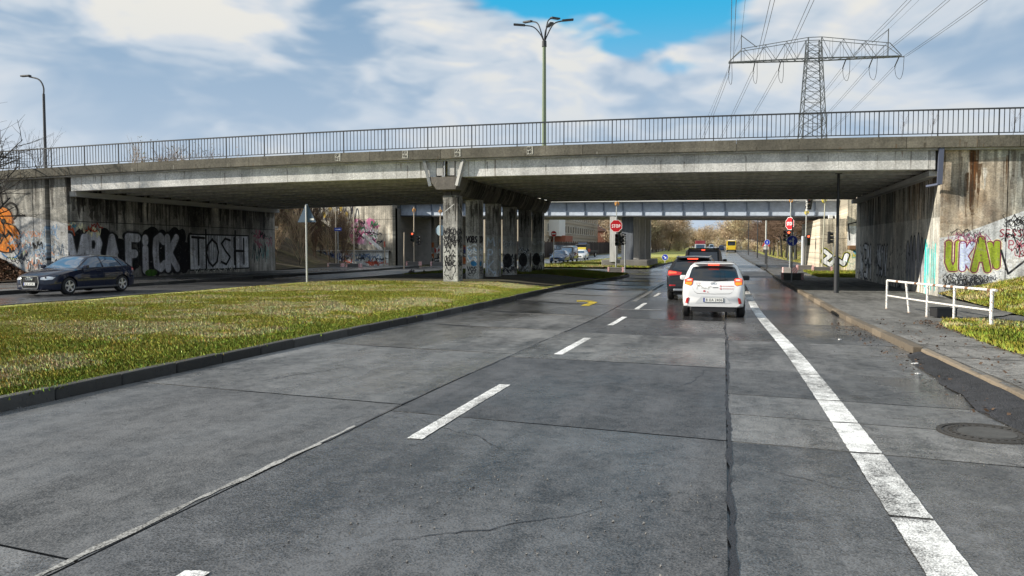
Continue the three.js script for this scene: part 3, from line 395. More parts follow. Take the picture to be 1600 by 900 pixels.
    paintedWall('abutment_panel', bridge, w, { along: 'z', at: -31.5, face: 1, t: .8, u0: -31.9, u1: -51.3, v0: -.3, v1: 5.1, panels: [[-32.38, -35.1], [-35.12, -38.3], [-38.32, -41.5], [-41.52, -44.7], [-44.72, -47.9], [-47.92, -51.1]].map(([a, b]) => [b, a, -.3, 4.72]) });
    mesh('abutment_shelf', box(.9, .25, 18.6, -31.55, 4.38, -41.8), concDark, bridge);
  }
  // left wing wall (z = -32.35)
  {
    const w = wallCanvas(18, 6, 92, [150, 147, 140], 81, { streak: 1.1 }), c = w.c, X = (x) => w.X(x + 49.5), Y = (m) => w.Y(m + .3);
    w.drips(70, 0, 18, 3.2, 6, '#17130f', .55, .2); w.wash([[0, 0], [18, 0], [18, 3.2], [15.5, 3.6], [11, 3.3], [0, 4]], '#c3c4c8', .55);
    // big orange rounded shapes with dark outline
    for (const [x, y, rx, ry] of [[-35.55, 3.1, .62, .66], [-35.35, 2.2, .86, .7], [-36.2, 2.6, .7, .8]]) { c.fillStyle = '#1a1410'; c.beginPath(); c.ellipse(X(x), Y(y), w.X(rx + .08), w.X(ry + .08), 0, 0, 7); c.fill(); c.fillStyle = '#d97a1e'; c.beginPath(); c.ellipse(X(x), Y(y), w.X(rx), w.X(ry), 0, 0, 7); c.fill(); }
    for (let k = 0; k < 60; k++) { const r = w.r; c.globalAlpha = .5; c.fillStyle = r() > .5 ? '#f0a03c' : '#8c4312'; c.beginPath(); c.ellipse(X(-36.2 + r() * 1.5), Y(1.7 + r() * 1.8), w.X(.1), w.X(.05), r() * 3, 0, 7); c.fill(); } c.globalAlpha = 1;
    c.strokeStyle = '#141210'; c.lineWidth = w.X(.12); c.beginPath(); c.arc(X(-35.0), Y(3.55), w.X(.42), -2.6, 1.2); c.stroke(); c.fillStyle = '#16120f'; c.beginPath(); c.ellipse(X(-35.5), Y(3.05), w.X(.16), w.X(.14), 0, 0, 7); c.fill(); scrawl(c, X(-36), Y(2.6), w.X(1.1), w.X(.4), 4, '#17120e', w.X(.16), 5);
    c.strokeStyle = '#3d74a8'; c.lineWidth = w.X(.08); c.beginPath(); c.arc(X(-35.1), Y(1.9), w.X(.72), .2, 2.4); c.stroke(); c.strokeStyle = '#a9b58a'; c.beginPath(); c.arc(X(-34.9), Y(1.95), w.X(.8), -.2, 2); c.stroke();
    w.tags(50, 14.2, 17.8, .9, 3.2, 21, ['#6d8cae', '#8fa3b5', '#aebac4', '#c98b6c', '#9aa2aa', '#566474', '#dfe3e6'], .04); w.tags(8, 14, 17.8, 1.2, 2.8, 22, ['#16161a', '#303642'], .05);
    w.spots(160, 13, 18, .2, 3, '#2b2f35', .5, .05);
    const topf = (x) => 5.5 + camb(x);
    paintedWall('wing_wall_panel', bridge, w, { along: 'x', at: -32.35, face: 1, t: .8, u0: -49.5, u1: -31.5, v0: -.3, v1: 5.7, top: topf, panels: [[-49.5, -40, -.3, 5.5], [-39.97, -33.64, -.3, 5.5], [-33.6, -32.86, -.3, 5.5], [-32.56, -31.53, -.3, 5.5]] });
    mesh('wall_slot', box(.34, 5.6, .3, -32.71, 2.6, -32.9), blackP, bridge);
  }
  // right abutment wall (x = 7.66, faces -x)
  {
    const w = wallCanvas(19.4, 5.6, 92, [158, 152, 140], 91, { streak: 1.4, warm: .2 }), c = w.c, Y = (m) => w.Y(m + .6), zx = (z) => w.X(-31.9 - z);
    w.drips(150, 0, 19.4, 3.2, 5.6, '#17120d', .55, .2); w.drips(30, 1, 6, 3.4, 5.5, '#4a3320', .5, .3);
    w.wash([[0, 0], [19.4, 0], [19.4, 3.55], [0, 3.42]], '#c9c7be', .62);
    w.drips(16, 1.6, 3.2, 3.9, 5.4, '#e8e6e0', .4, .15);
    for (const [z, h] of [[-34.4, 2], [-35.0, 2.1], [-35.6, 2.3], [-36.3, 2.2], [-36.9, 2.2], [-37.5, 2.0]]) { c.fillStyle = '#7f828c'; c.globalAlpha = .8; c.beginPath(); c.ellipse(zx(z), Y(h / 2 + .1), w.X(.3), w.X(h / 2 - .1), 0, 0, 7); c.fill(); c.globalAlpha = 1; c.strokeStyle = '#101114'; c.lineWidth = w.X(.07); c.beginPath(); c.ellipse(zx(z), Y(h / 2 + .1), w.X(.3), w.X(h / 2 - .1), 0, 3.1, 6.3); c.stroke(); }
    for (let k = 0; k < 26; k++) { const r = w.r; c.globalAlpha = .8; c.fillStyle = ['#35b9b4', '#5fcfc8', '#2aa9a6', '#bfe9e4', '#8fa3a8'][k % 5]; c.fillRect(zx(-32.7 - r() * 1.7), Y(2.0 - r() * .5), w.X(.05 + r() * .1), w.X(1 + r() * .9)); } c.globalAlpha = 1; c.fillStyle = '#2fb5b0'; c.fillRect(zx(-34.25), Y(2.05), w.X(.22), w.X(1.9));
    word(c, 'VOM', zx(-42), Y(1.75), w.X(.75), w.X(1.3), [['#0f0f12', w.X(.36)], ['#e4e6ea', w.X(.22)]], 4, .2); word(c, 'MEW', zx(-46.4), Y(1.75), w.X(1.0), w.X(1.6), [['#0f0f12', w.X(.38)], ['#eceef0', w.X(.24)]], 6, .2);
    w.spots(200, 5, 19, .3, 2.4, '#0e0e10', .5, .1); w.tags(16, 3, 19, .4, 2.2, 33, ['#121215', '#d2d4d8', '#33363c'], .06);
    paintedWall('abutment_panel', bridge, w, { along: 'z', at: 7.66, face: -1, t: .8, u0: -31.9, u1: -51.3, v0: -.6, v1: 5, panels: [[-32.38, -38.3], [-38.32, -44.7], [-44.72, -51.5]].map(([a, b]) => [b, a, -.6, 4.75]) });
    mesh('abutment_shelf', box(.9, .2, 18.6, 7.75, 4.45, -41.8), concDark, bridge);
  }
  // right wing wall (z = -32.35)
  {
    const w = wallCanvas(12, 6.2, 128, [166, 160, 148], 101, { streak: 1.0, warm: .25, blotch: 1.2 }), c = w.c, X = (x) => w.X(x - 7.66), Y = (m) => w.Y(m + .6), P = w.X;
    w.wash([[0, 2.6], [2.4, 2.4], [2.2, 5], [0, 4.7]].map(([a, b]) => [a, b + .6]), '#6d5f50', .30); w.spots(40, 0, 2.3, 2.4, 4.4, '#5a4632', .16, .35);
    w.drips(40, 0, 12, 3.6, 6.1, '#221a12', .4, .16); w.drips(16, .85, 1.25, 2.9, 6.1, '#3a2412', .75, .14); w.drips(10, .95, 1.2, 3.8, 6.1, '#6e4420', .5, .1); w.drips(6, 2.05, 2.25, 3.2, 6, '#45301e', .6, .08); w.drips(5, 1.3, 1.5, 4.3, 5.2, '#e6e3dc', .8, .1);
    w.spots(140, 0, 12, 2.4, 6, '#2b241c', .45, .04);
    w.wash([[0, 0], [12, 0], [12, 6.5], [4.2, 4.5], [2.73, 3.62], [1.1, 2.95], [.8, 2.8], [0, 2.65]], '#d6d9de', .85); w.spots(90, 0, 6, .2, 2.6, '#8b9099', .25, .2);
    // rounded green lettering outlined in purple
    const lay = [['#e6dfae', P(.33)], ['#7c2a55', P(.28)], ['#97a832', P(.20)]];
    const lt = [['U', 7.98, 1.86, .34, .92], ['K', 8.45, 1.82, .34, .88], ['A', 8.84, 2.0, .46, 1.1], ['N', 9.33, 1.85, .28, .86]];
    [0, 3, 1, 2].forEach((i) => { const [ch, x, y, ww, hh] = lt[i]; for (let L = 0; L < 3; L++) { c.lineJoin = c.lineCap = 'round'; c.strokeStyle = L === 2 && i === 1 ? '#c4cdea' : lay[L][0]; c.lineWidth = lay[L][1]; glyph(c, ch, X(x), Y(y), P(ww), P(hh)); } });
    for (let k = 0; k < 60; k++) { const r = w.r; c.globalAlpha = .35; c.strokeStyle = r() > .5 ? '#d3df7c' : '#5f7018'; c.lineWidth = 2; c.beginPath(); const x = X(7.95 + r() * 1.65), y = Y(1.1 + r() * .75); c.moveTo(x, y); c.lineTo(x + (r() - .5) * 30, y + (r() - .5) * 14); c.stroke(); } c.globalAlpha = 1;
    w.tags(34, .1, 2.1, .9, 1.5, 51, ['#16171b', '#2b2e36', '#6a707c'], .018); w.tags(9, .1, 1.8, 2.85, 3.0, 52, ['#17181c', '#8d3560'], .014); w.spots(150, 0, 2.4, .8, 1.6, '#2b2e36', .5, .025);
    c.strokeStyle = '#1d2026'; c.lineWidth = P(.07); c.beginPath(); c.moveTo(X(9.7), Y(1.6)); c.lineTo(X(9.95), Y(.75)); c.lineTo(X(10.5), Y(1.25)); c.stroke();
    word(c, 'SESSN', X(9.65), Y(2.35), P(.15), P(.26), [['#8d3342', P(.035)]], 12, .3); word(c, 'PXM', X(9.95), Y(1.95), P(.19), P(.28), [['#a04050', P(.03)]], 13, .3); w.tags(16, 2, 4.6, 2.2, 3.1, 53, ['#8d3342', '#aa5a6a', '#17181c'], .03); w.tags(10, 2.2, 3.2, 3.3, 3.6, 54, ['#101114'], .02);
    const topf = (x) => 5.5 + camb(x);
    paintedWall('wing_wall_panel', bridge, w, { along: 'x', at: -32.35, face: 1, t: .8, u0: 7.66, u1: 19.66, v0: -.6, v1: 5.6, top: topf, panels: [[7.68, 9.84, -.6, 5.5], [9.875, 13.4, -.6, 5.5], [13.43, 19.66, -.6, 5.5]] });
    mesh('joint_filler', [box(.06, 6, .3, 9.857, 2.5, -32.8)], blackP, bridge);
    mesh('downpipe', [bar([7.6, 5.5, -32.1], [7.56, 4.0, -32.1], .16, .14), bar([7.58, 4.02, -32.1], [7.15, 3.95, -32.25], .07)], M([.10, .115, .17], .5, .3), bridge);
    mesh('girder_end_gap', box(.2, .9, .5, 7.56, 4.98, -32.62), blackP, bridge);
  }
  // white stencilled panels on the edge beam
  for (const [x, s] of [[-16.53, 1], [-13.33, 2], [-10.95, 3], [-7.8, 4]]) { const [cv, c] = canvas(64, 80); c.fillStyle = '#b9b7ae'; c.fillRect(0, 0, 64, 80); const r = rng(s * 7); c.fillStyle = '#4a463c'; for (let k = 0; k < 40; k++) { c.globalAlpha = .5; c.fillRect(r() * 64, r() * 80, 3 + r() * 6, 3 + r() * 5); } c.globalAlpha = 1; word(c, ['OP', 'RV', 'PA', 'BR'][s - 1], 8, 8, 20, 24, [['#2a2822', 6]], s); word(c, ['BS', 'VA', 'RB', 'HR'][s - 1], 8, 46, 20, 24, [['#2a2822', 6]], s + 3); mesh('beam_marking', box(.26, .33, .012, x, 5.72 + camb(x), -31.974), M([1, 1, 1], .9, 0, { map: ctex(cv) }), bridge); }
}
// approach embankments carrying the road beyond the wing walls
{
  const em = (x0, x1) => grid(30, 12, (u, v) => { const x = lerp(x0, x1, u), z = lerp(-32.8, -51, v); return [x, 5.45 + camb(clamp(x, -50, 40)), z, x, z]; });
  struct('embankment', [em(-150, -31.6), em(7.8, 120), box(118, 5.6, .4, -91, 2.6, -51), box(112, 5.6, .4, 64, 2.6, -51), box(100, 5.6, .4, -99.6, 2.6, -32.7), box(100, 5.6, .4, 69.8, 2.6, -32.7)], soil);
}
// railing
{
  const rail = thing('bridge_railing', 'dark steel bar railing along the top of the concrete bridge', 'railing');
  const rm = M([.05, .055, .062], .55, .4), rl = (x, y) => [x, y + camb(x), -32.1];
  const xs = []; for (let x = -46; x < 22; x += 2) xs.push(x);
  mesh('handrail', xs.map((x) => bar(rl(x, 6.86), rl(x + 2, 6.86), .05, .08)), rm, rail);
  mesh('bottom_rail', xs.map((x) => bar(rl(x, 6.0), rl(x + 2, 6.0), .03, .05)), rm, rail);
  const bg = box(.026, .86, .02, 0, .43, 0), pg = box(.036, .98, .05, 0, .49, 0);
  let n = 0; const far = [];
  for (let x = -46; x < 22; x += .165) { if (Math.abs((x + 46) % 1.98) < .01 || Math.abs((x + 46) % 1.98 - 1.98) < .01) { const p = mesh('post', pg, rm, rail); p.position.set(...rl(x, 5.9)); continue; } if (x > -37 && x < 11.2) { const b = mesh('baluster', bg, rm, rail); b.position.set(...rl(x, 6.0)); n++; } else far.push(bg.clone().translate(...rl(x, 6.0))); }
  tag(mesh('baluster_run', far, rm, rail), null, null, null, 'stuff');
}
// ---------------------------------------------------------------- steel bridge beyond
{
  const sb = thing('steel_bridge', 'pale blue steel plate girder bridge behind the concrete bridge', 'bridge');
  const A = [-36, 0, -73.65], B = [12, 0, -65.8], yb = (t) => lerp(5.0, 4.12, t), P = (t, y, off = 0) => { const dx = B[0] - A[0], dz = B[2] - A[2], l = Math.hypot(dx, dz); return [lerp(A[0], B[0], t) - dz / l * -off * -1, yb(t) + y, lerp(A[2], B[2], t) - dx / l * off]; };
  const blueM = M([.62, .70, .82], .5, .05, { map: rep(conc, .12), bumpMap: conc, bumpScale: .004 }), n = 28;
  for (let i = 0; i < n; i++) { const a = i / n, b = (i + 1) / n - .0004; mesh('web_plate', hbar(P(a, .62), P(b, .62), 1.12, .03), blueM, sb); mesh('stiffener', bar(P(a, .08, -.08), P(a, 1.16, -.08), .07, .12), M([.17, .21, .28], .6, .2), sb); }
  mesh('top_flange', hbar(P(0, 1.2), P(1, 1.2), .06, .5), blueM, sb); mesh('bottom_flange', hbar(P(0, .0), P(1, .0), .1, .55), M([.05, .055, .065], .6, .2), sb);
  mesh('deck_slab', hbar(P(0, 1.4, 4.5), P(1, 1.4, 4.5), .34, 10.4), M([.8, .8, .78], .9, 0, { map: conc }), sb);
  for (const o of [3, 6, 9]) mesh('inner_girder', hbar(P(0, .6, o), P(1, .6, o), 1.2, .1), concDark, sb);
  const pw = M([.72, .71, .68], .8, 0, { map: conc }), pd = concDark;
  mesh('pillar', [box(.62, 3.95, .6, -9.35, 2.5, -69.3)], pw, sb); mesh('pillar', [box(1.0, 3.9, .6, -8.3, 2.5, -70.6)], M([.22, .24, .28], .9, 0, { map: conc }), sb);
  for (let k = 0; k < 3; k++) mesh('pillar', [box(.8, 3.9, .6, -7.9 + k * .3, 2.5, -73 - k * 2.4)], pd, sb);
  mesh('plinth', rbox(4.0, .75, 11, .06, -8.4, .33, -74.6), concMid, sb);
  // right abutment
  const w = wallCanvas(9, 5, 92, [186, 176, 158], 111, { streak: .7, blotch: .7 }), c = w.c, Pm = w.X, X = (x) => w.X(x - 6.6), Y = w.Y;
  c.fillStyle = '#5b5348'; for (const y of [1.35, 2.4, 3.4]) c.fillRect(0, Y(y), w.W, 2); w.drips(30, 0, 9, 3, 5, '#2c261e', .35, .1);
  w.wash([[2.0, 1.9], [9, 1.9], [9, 3.3], [2.0, 3.3]], '#dcdee2', .85); w.wash([[2, .1], [9, .1], [9, 1.55], [2, 1.6]], '#e2e0cc', .7); w.wash([[2, 1.6], [9, 1.6], [9, 1.95], [2, 1.9]], '#8a6a44', .7);
  for (const [lw, col] of [[.5, '#b9b94a'], [.42, '#121214'], [.26, '#e2e4e8']]) { c.strokeStyle = col; c.lineWidth = Pm(lw); c.lineCap = c.lineJoin = 'round'; c.beginPath(); c.moveTo(X(7.1), Y(1.5)); c.lineTo(X(7.5), Y(1.15)); c.lineTo(X(7.05), Y(.75)); c.lineTo(X(7.5), Y(.5)); c.lineTo(X(7.9), Y(.95)); c.lineTo(X(8.4), Y(.55)); c.lineTo(X(8.6), Y(1.2)); c.stroke(); }
  c.strokeStyle = '#1a1a1e'; c.lineWidth = Pm(.09); c.beginPath(); c.moveTo(X(8.75), Y(2.3)); c.lineTo(X(8.65), Y(3.45)); c.lineTo(X(9.9), Y(3.75)); c.lineTo(X(10.4), Y(3.3)); c.stroke(); c.fillStyle = '#4d8d84'; c.beginPath(); c.moveTo(X(9.6), Y(3.1)); c.lineTo(X(10.1), Y(2.45)); c.lineTo(X(9.7), Y(2.4)); c.fill();
  c.fillStyle = '#5fb2bb'; c.fillRect(X(9.1), Y(1.5), Pm(.5), Pm(.5)); c.fillStyle = '#2f7fb4'; c.fillRect(X(9.0), Y(1.55), Pm(.6), Pm(.16)); w.tags(24, 1.8, 6, .3, 1.5, 61, ['#c8b84a', '#1c1c20', '#7aa8a0', '#b9bcc0'], .05);
  const ab = thing('block_abutment', 'pale block abutment with a black and white graffiti piece under the steel bridge', 'abutment');
  paintedWall('wall_block', ab, w, { along: 'x', at: -62.0, face: 1, t: 14, u0: 6.6, u1: 15.6, v0: 0, v1: 5, panels: [[6.75, 8.55, -.2, 1.36], [6.75, 8.55, 1.37, 2.4], [6.75, 8.55, 2.41, 3.85]] });
  paintedWall('wall_block', ab, w, { along: 'x', at: -61.7, face: 1, t: 15, u0: 6.6, u1: 15.6, v0: 0, v1: 5, panels: [[8.58, 15.6, -.2, 1.6], [8.58, 15.6, 1.61, 3.3], [8.58, 15.6, 3.31, 5.6]] });
  mesh('ledge', box(7, .25, .4, 12.2, 1.75, -61.6), rustM, ab);
  for (const x of [7.5, 7.95]) mesh('bearing', [rbox(.3, .26, .3, .03, x, 4.0, -62.3)], whiteP, ab);
  // left abutment, upper wing wall, low wall, and a row of round columns
  const lw = wallCanvas(9.6, 6.6, 64, [172, 164, 150], 121, { streak: .9 }), lc = lw.c;
  lc.fillStyle = '#4d473f'; for (const y of [3.1, 4.5]) lc.fillRect(0, lw.Y(y), lw.W, 2); lw.wash([[0, 3], [6.2, 3], [6.2, 6.5], [0, 6.5]], '#dcd8cc', .6);
  for (let k = 0; k < 8; k++) { scrawl(lc, lw.X(.3 + k * .7), lw.Y(6.2), lw.X(.9), lw.X(2), 4, '#1d2434', lw.X(.1), 700 + k); } lc.fillStyle = '#d9b84a'; for (let k = 0; k < 5; k++) { lc.beginPath(); lc.ellipse(lw.X(2.4 + k * .6), lw.Y(5 + (k % 2) * .6), lw.X(.15), lw.X(.3), 0, 0, 7); lc.fill(); }
  lc.globalAlpha = .8; for (let k = 0; k < 60; k++) { lc.fillStyle = ['#d77ba6', '#e7a3c2', '#c4508a', '#f0d4e0'][k % 4]; lc.beginPath(); lc.ellipse(lw.X(5.2 + lw.r() * 2.4), lw.Y(2.2 + lw.r() * 2.2), lw.X(.2 + lw.r() * .25), lw.X(.2), lw.r() * 3, 0, 7); lc.fill(); } lc.globalAlpha = 1; lw.tags(26, 4.6, 8.6, 1.8, 4.6, 71, ['#f4eef2', '#8d3a66', '#2a2430', '#3f8a5a'], .07); lc.strokeStyle = '#eceae6'; lc.lineWidth = lw.X(.35); lc.beginPath(); lc.moveTo(lw.X(6.6), lw.Y(3)); lc.lineTo(lw.X(8.4), lw.Y(1.6)); lc.stroke();
  const la = thing('graffiti_abutment', 'tall concrete abutment wall with pink graffiti above the scrub slope', 'abutment');
  paintedWall('wall_panel', la, lw, { along: 'x', at: -70.6, face: 1, t: 1.2, u0: -40.4, u1: -30.8, v0: 0, v1: 6.6, panels: [[-40.4, -34.7, 0, 6.6], [-34.67, -30.8, 0, 6.6]] });
  mesh('side_wall', box(.8, 5.6, 16, -31.2, 2.8, -79.3), concMid, la); mesh('side_wall', box(9, 6, .8, -35, 3, -88), concDark, la);
  const ww = wallCanvas(13, 1.5, 72, [170, 165, 155], 131), wc = ww.c; ww.wash([[2, 0], [13, 0], [13, 1.4], [2, 1.4]], '#d4d8de', .6);
  word(wc, 'SPOCS', ww.X(4.6), ww.Y(1.35), ww.X(.72), ww.X(1.1), [['#1f3a78', ww.X(.34)], ['#dfe6f2', ww.X(.18)]], 17, .1); for (let k = 0; k < 40; k++) scrawl(wc, ww.X(4.5 + ww.r() * 4), ww.Y(1.3), ww.X(.6), ww.X(1.2), 4, ['#23448a', '#3c62a8', '#16264a'][k % 3], ww.X(.05), 900 + k); ww.tags(40, 8.6, 13, .1, 1.3, 81, ['#c8ccd0', '#3a3f48', '#6f86a8', '#a84a3a'], .07); ww.tags(20, 0, 4.6, .1, 1.3, 82, ['#1d2026', '#8a8f96'], .06);
  const lo = thing('low_wall', 'low retaining wall covered in blue and white graffiti below the scrub slope', 'wall');
  paintedWall('wall_panel', lo, ww, { along: 'x', at: -66.5, face: 1, t: .4, u0: -42.6, u1: -29.6, v0: 0, v1: 1.5, panels: [[-42.6, -38.3, 0, 1.42], [-38.28, -34, 0, 1.42], [-33.98, -29.6, 0, 1.42]] });
  mesh('coping', box(13.1, .12, .55, -36.1, 1.49, -66.65), concDark, lo);
  const gcols = ['#b02a22', '#c8642a', '#25262a', '#caa53a', '#33407a', '#8a8a8a'], cc = [];
  for (let k = 0; k < 6; k++) { const q = wallCanvas(1.5, 4.6, 48, [150, 146, 138], 140 + k, { streak: 1.4 }); for (let j = 0; j < 16; j++) { q.c.globalAlpha = .8; q.c.fillStyle = gcols[Math.floor(q.r() * 6)]; q.c.fillRect(q.X(q.r() * 1.4), q.Y(.5 + q.r() * 1.6), q.X(.2 + q.r() * .3), q.X(.3 + q.r() * .7)); } q.c.globalAlpha = 1; q.tags(10, 0, 1.5, .4, 2, 150 + k, ['#f0f0f0', '#c02a24', '#1a1a1a'], .06);
    const pc = thing('round_column', 'round concrete column with red and black paint at its foot under the steel bridge', 'column', [-29.0 + k * 1.5, gy(-29, -79), -77.5 - k * .3], 0, 'round columns below the steel bridge');
    mesh('shaft', new THREE.CylinderGeometry(.42, .42, 4.9, 20).translate(0, 2.45, 0), M([1, 1, 1], .9, 0, { map: ctex(q.cv) }), pc); mesh('capital', box(1.0, .25, 1.0, 0, 4.95, 0), concDark, pc); }
  struct('scrub_slope', [grid(24, 10, (u, v) => { const x = lerp(-60, -30.9, u), z = lerp(-66.7, -70.6, v); return [x, 1.35 + lerp(0, 3.6, v) * sm(-33.5, -40, x) + .2 * vn(x, z * 2), z, x, z]; }), grid(12, 10, (u, v) => { const x = lerp(-60, -31.6, u), z = lerp(-51, -66.5, v); return [x, .1 + sm(-32, -42, x) * 3 + .15 * vn(x, z), z, x, z]; })], M([.11, .085, .06], 1, 0, { map: dirtT, bumpMap: dirtT, bumpScale: .05 }));
}
// ---------------------------------------------------------------- vehicles
const glassM = MP([.012, .016, .022], .06, 0, { clearcoat: 1, clearcoatRoughness: .03 }), glassBlue = MP([.05, .09, .15], .05, 0, { clearcoat: 1, clearcoatRoughness: .02 });
const tyreM = M([.016, .016, .017], .85), rimM = M([.50, .51, .53], .3, .85), rimDark = M([.05, .05, .055], .4, .6), trimM = M([.014, .014, .016], .55), chromeM = M([.72, .73, .75], .14, 1);
const redLamp = MP([.42, .012, .012], .15, 0, { clearcoat: 1 }), redLit = M([.6, .03, .02], .3, 0, { emissive: C(1, .07, .03), emissiveIntensity: 2.4 }), amberLamp = M([.75, .22, .02], .3, 0, { emissive: C(1, .30, .02), emissiveIntensity: .35 }), clearLamp = MP([.75, .76, .78], .12, .2, { clearcoat: 1 });
const paint = (r, g, b, m = 0) => MP([r, g, b], r < .1 ? .9 : .4, m, { clearcoat: 1, clearcoatRoughness: .03, specularIntensity: r < .1 ? .1 : 1 });
const keyed = (ks, s) => { if (s <= ks[0][0]) return ks[0][1]; for (let i = 1; i < ks.length; i++) if (s <= ks[i][0]) { const [a, x] = ks[i - 1], [b, y] = ks[i]; let t = (s - a) / (b - a); const p = ks[i - 2] || ks[i - 1], q = ks[i + 1] || ks[i]; const m0 = (y - p[1]) / Math.max(1e-3, b - p[0]) * (b - a), m1 = (q[1] - x) / Math.max(1e-3, q[0] - a) * (b - a), t2 = t * t, t3 = t2 * t; return (2 * t3 - 3 * t2 + 1) * x + (t3 - 2 * t2 + t) * m0 + (-2 * t3 + 3 * t2) * y + (t3 - t2) * m1; } return ks[ks.length - 1][1]; };
function carBody(S, ns = 110) {
  const P = [], ix = [], L = S.len, NP = 12;
  const st = []; for (let i = 0; i <= ns; i++) st.push(L * i / ns); for (const sc of S.axles) st.push(sc - S.archR + .002, sc - S.archR - .004, sc + S.archR - .002, sc + S.archR + .004); st.sort((a, b) => a - b);
  const ring = (s) => {
    const w = keyed(S.w, s), yt = keyed(S.top, s), wt = Math.min(keyed(S.wt, s), w * .97), yb = keyed(S.bot, s), ys = Math.min(keyed(S.sh, s), yt - .025);
    let arch = -1; for (const sc of S.axles) { const d = Math.abs(s - sc); if (d < S.archR) arch = S.wheelR + Math.sqrt(S.archR ** 2 - d * d) * .98; }
    const y0 = Math.max(yb, arch), hh = ys - yb, f = (k) => Math.max(yb + hh * k, arch);
    const mid = sm(0, .25, yt - ys);
    return [[0, y0], [w * .86, y0], [w * .965, Math.max(yb + .03, arch)], [w * (.99 + .0), f(.22)], [w, f(.48)], [w * .995, f(.74)], [w * .965, Math.max(ys, arch)], [lerp(w * .955, wt, .5) + .012 * mid, lerp(ys, yt, .52)], [lerp(w * .94, wt, .93), lerp(ys, yt, .88)], [wt * .9, lerp(ys, yt, .985)], [wt * .5, yt + .010], [0, yt + .016]];
  };
  for (const s of st) { const r = ring(s), z = s - L / 2; for (const [x, y] of r) P.push(x, y, z); for (let i = r.length - 2; i > 0; i--) P.push(-r[i][0], r[i][1], z); }
  const K = NP * 2 - 2;
  for (let i = 0; i < st.length - 1; i++) for (let k = 0; k < K; k++) { const a = i * K + k, b = i * K + (k + 1) % K, c = a + K, d = b + K; ix.push(a, b, d, a, d, c); }
  for (const e of [0, st.length - 1]) { const n = P.length / 3, o = e * K; let cx = 0, cy = 0; for (let k = 0; k < K; k++) cy += P[(o + k) * 3 + 1] / K; P.push(0, cy, P[o * 3 + 2]); for (let k = 0; k < K; k++) e ? ix.push(o + k, o + (k + 1) % K, n) : ix.push(o + (k + 1) % K, o + k, n); }
  const g = new THREE.BufferGeometry(); g.setAttribute('position', new THREE.Float32BufferAttribute(P, 3)); g.setIndex(ix); g.computeVertexNormals();
  return toCreasedNormals(g, .7);
}
const rc = new THREE.Raycaster();
// a patch laid on the body: lower and upper edge lines in the view's two axes
function patch(bodyMesh, axis, lower, upper, off = .006, nu = 14, nv = 8, uvs = true) {
  const at = (line, t) => { const q = t * (line.length - 1), i = Math.min(line.length - 2, Math.floor(q)), f = q - i; return [lerp(line[i][0], line[i + 1][0], f), lerp(line[i][1], line[i + 1][1], f)]; };
  let last = null;
  return grid(nu, nv, (u, v) => {
    const a = at(lower, u), b = at(upper, u), p = lerp(a[0], b[0], v), q = lerp(a[1], b[1], v);
    const o = new THREE.Vector3(), d = new THREE.Vector3();
    if (axis === 'rear') { o.set(p, q, 8); d.set(0, 0, -1); } else if (axis === 'front') { o.set(p, q, -8); d.set(0, 0, 1); } else if (axis === 'left') { o.set(-4, q, p); d.set(1, 0, 0); } else if (axis === 'right') { o.set(4, q, p); d.set(-1, 0, 0); } else { o.set(p, 5, q); d.set(0, -1, 0); }
    rc.set(o, d); const h = rc.intersectObject(bodyMesh, false)[0];
    if (h) last = h.point.clone().addScaledVector(d, -off); else if (last) { const l = last.clone(); if (axis === 'rear' || axis === 'front') l.set(p, q, last.z); else if (axis === 'left' || axis === 'right') l.set(last.x, q, p); last = l; } else last = o.clone();
    return [last.x, last.y, last.z];
  });
}
function wheel(parent, x, y, z, r, w, side, rim = rimM, spokes = 5, dark = rimDark) {
  const wg = new THREE.Group(); wg.name = 'wheel'; wg.position.set(x, y, z); parent.add(wg);
  const pr = [[r * .62, -w / 2], [r * .9, -w / 2], [r * .985, -w * .36], [r, -w * .2], [r, w * .2], [r * .985, w * .36], [r * .9, w / 2], [r * .62, w / 2]].map((p) => new THREE.Vector2(...p));
  mesh('tyre', new THREE.LatheGeometry(pr, 28).rotateZ(Math.PI / 2), tyreM, wg);
  mesh('rim_barrel', new THREE.CylinderGeometry(r * .63, r * .63, w * .8, 24).rotateZ(Math.PI / 2), dark, wg);
  const g = [new THREE.TorusGeometry(r * .64, r * .035, 6, 28).rotateY(Math.PI / 2).translate(side * w * .46, 0, 0), new THREE.CylinderGeometry(r * .14, r * .14, .03, 14).rotateZ(Math.PI / 2).translate(side * w * .46, 0, 0)];
  for (let k = 0; k < spokes; k++) { const a = k / spokes * 6.283, t = .3; g.push(poly([[-r * .10, 0], [r * .10, 0], [r * .17, r * .62], [r * .02, r * .64], [-r * .06, r * .6]], .025, 'z').rotateZ(a).rotateY(Math.PI / 2).translate(side * w * .45 - (side > 0 ? 0 : 0), 0, 0)); }
  mesh('rim', g.map((q) => q), rim, wg);
}
function plateTex(txt) { const [cv, c] = canvas(520, 112); c.fillStyle = '#f2f2ee'; c.fillRect(0, 0, 520, 112); c.fillStyle = '#2146a8'; c.fillRect(0, 0, 46, 112); c.strokeStyle = '#111'; c.lineWidth = 6; c.strokeRect(3, 3, 514, 106); c.fillStyle = '#f0d040'; for (let k = 0; k < 12; k++) { c.beginPath(); c.arc(23 + 13 * Math.cos(k * .5236), 36 + 13 * Math.sin(k * .5236), 2.4, 0, 7); c.fill(); } c.fillStyle = '#fff'; c.font = 'bold 26px sans-serif'; c.fillText('D', 14, 96); c.fillStyle = '#0c0c0e'; c.font = 'bold 92px sans-serif'; c.textBaseline = 'middle'; const w = c.measureText(txt).width; c.save(); c.translate(60, 58); c.scale(Math.min(1, 440 / w), 1); c.fillText(txt, 0, 0); c.restore(); return M([1, 1, 1], .45, 0, { map: ctex(cv) }); }
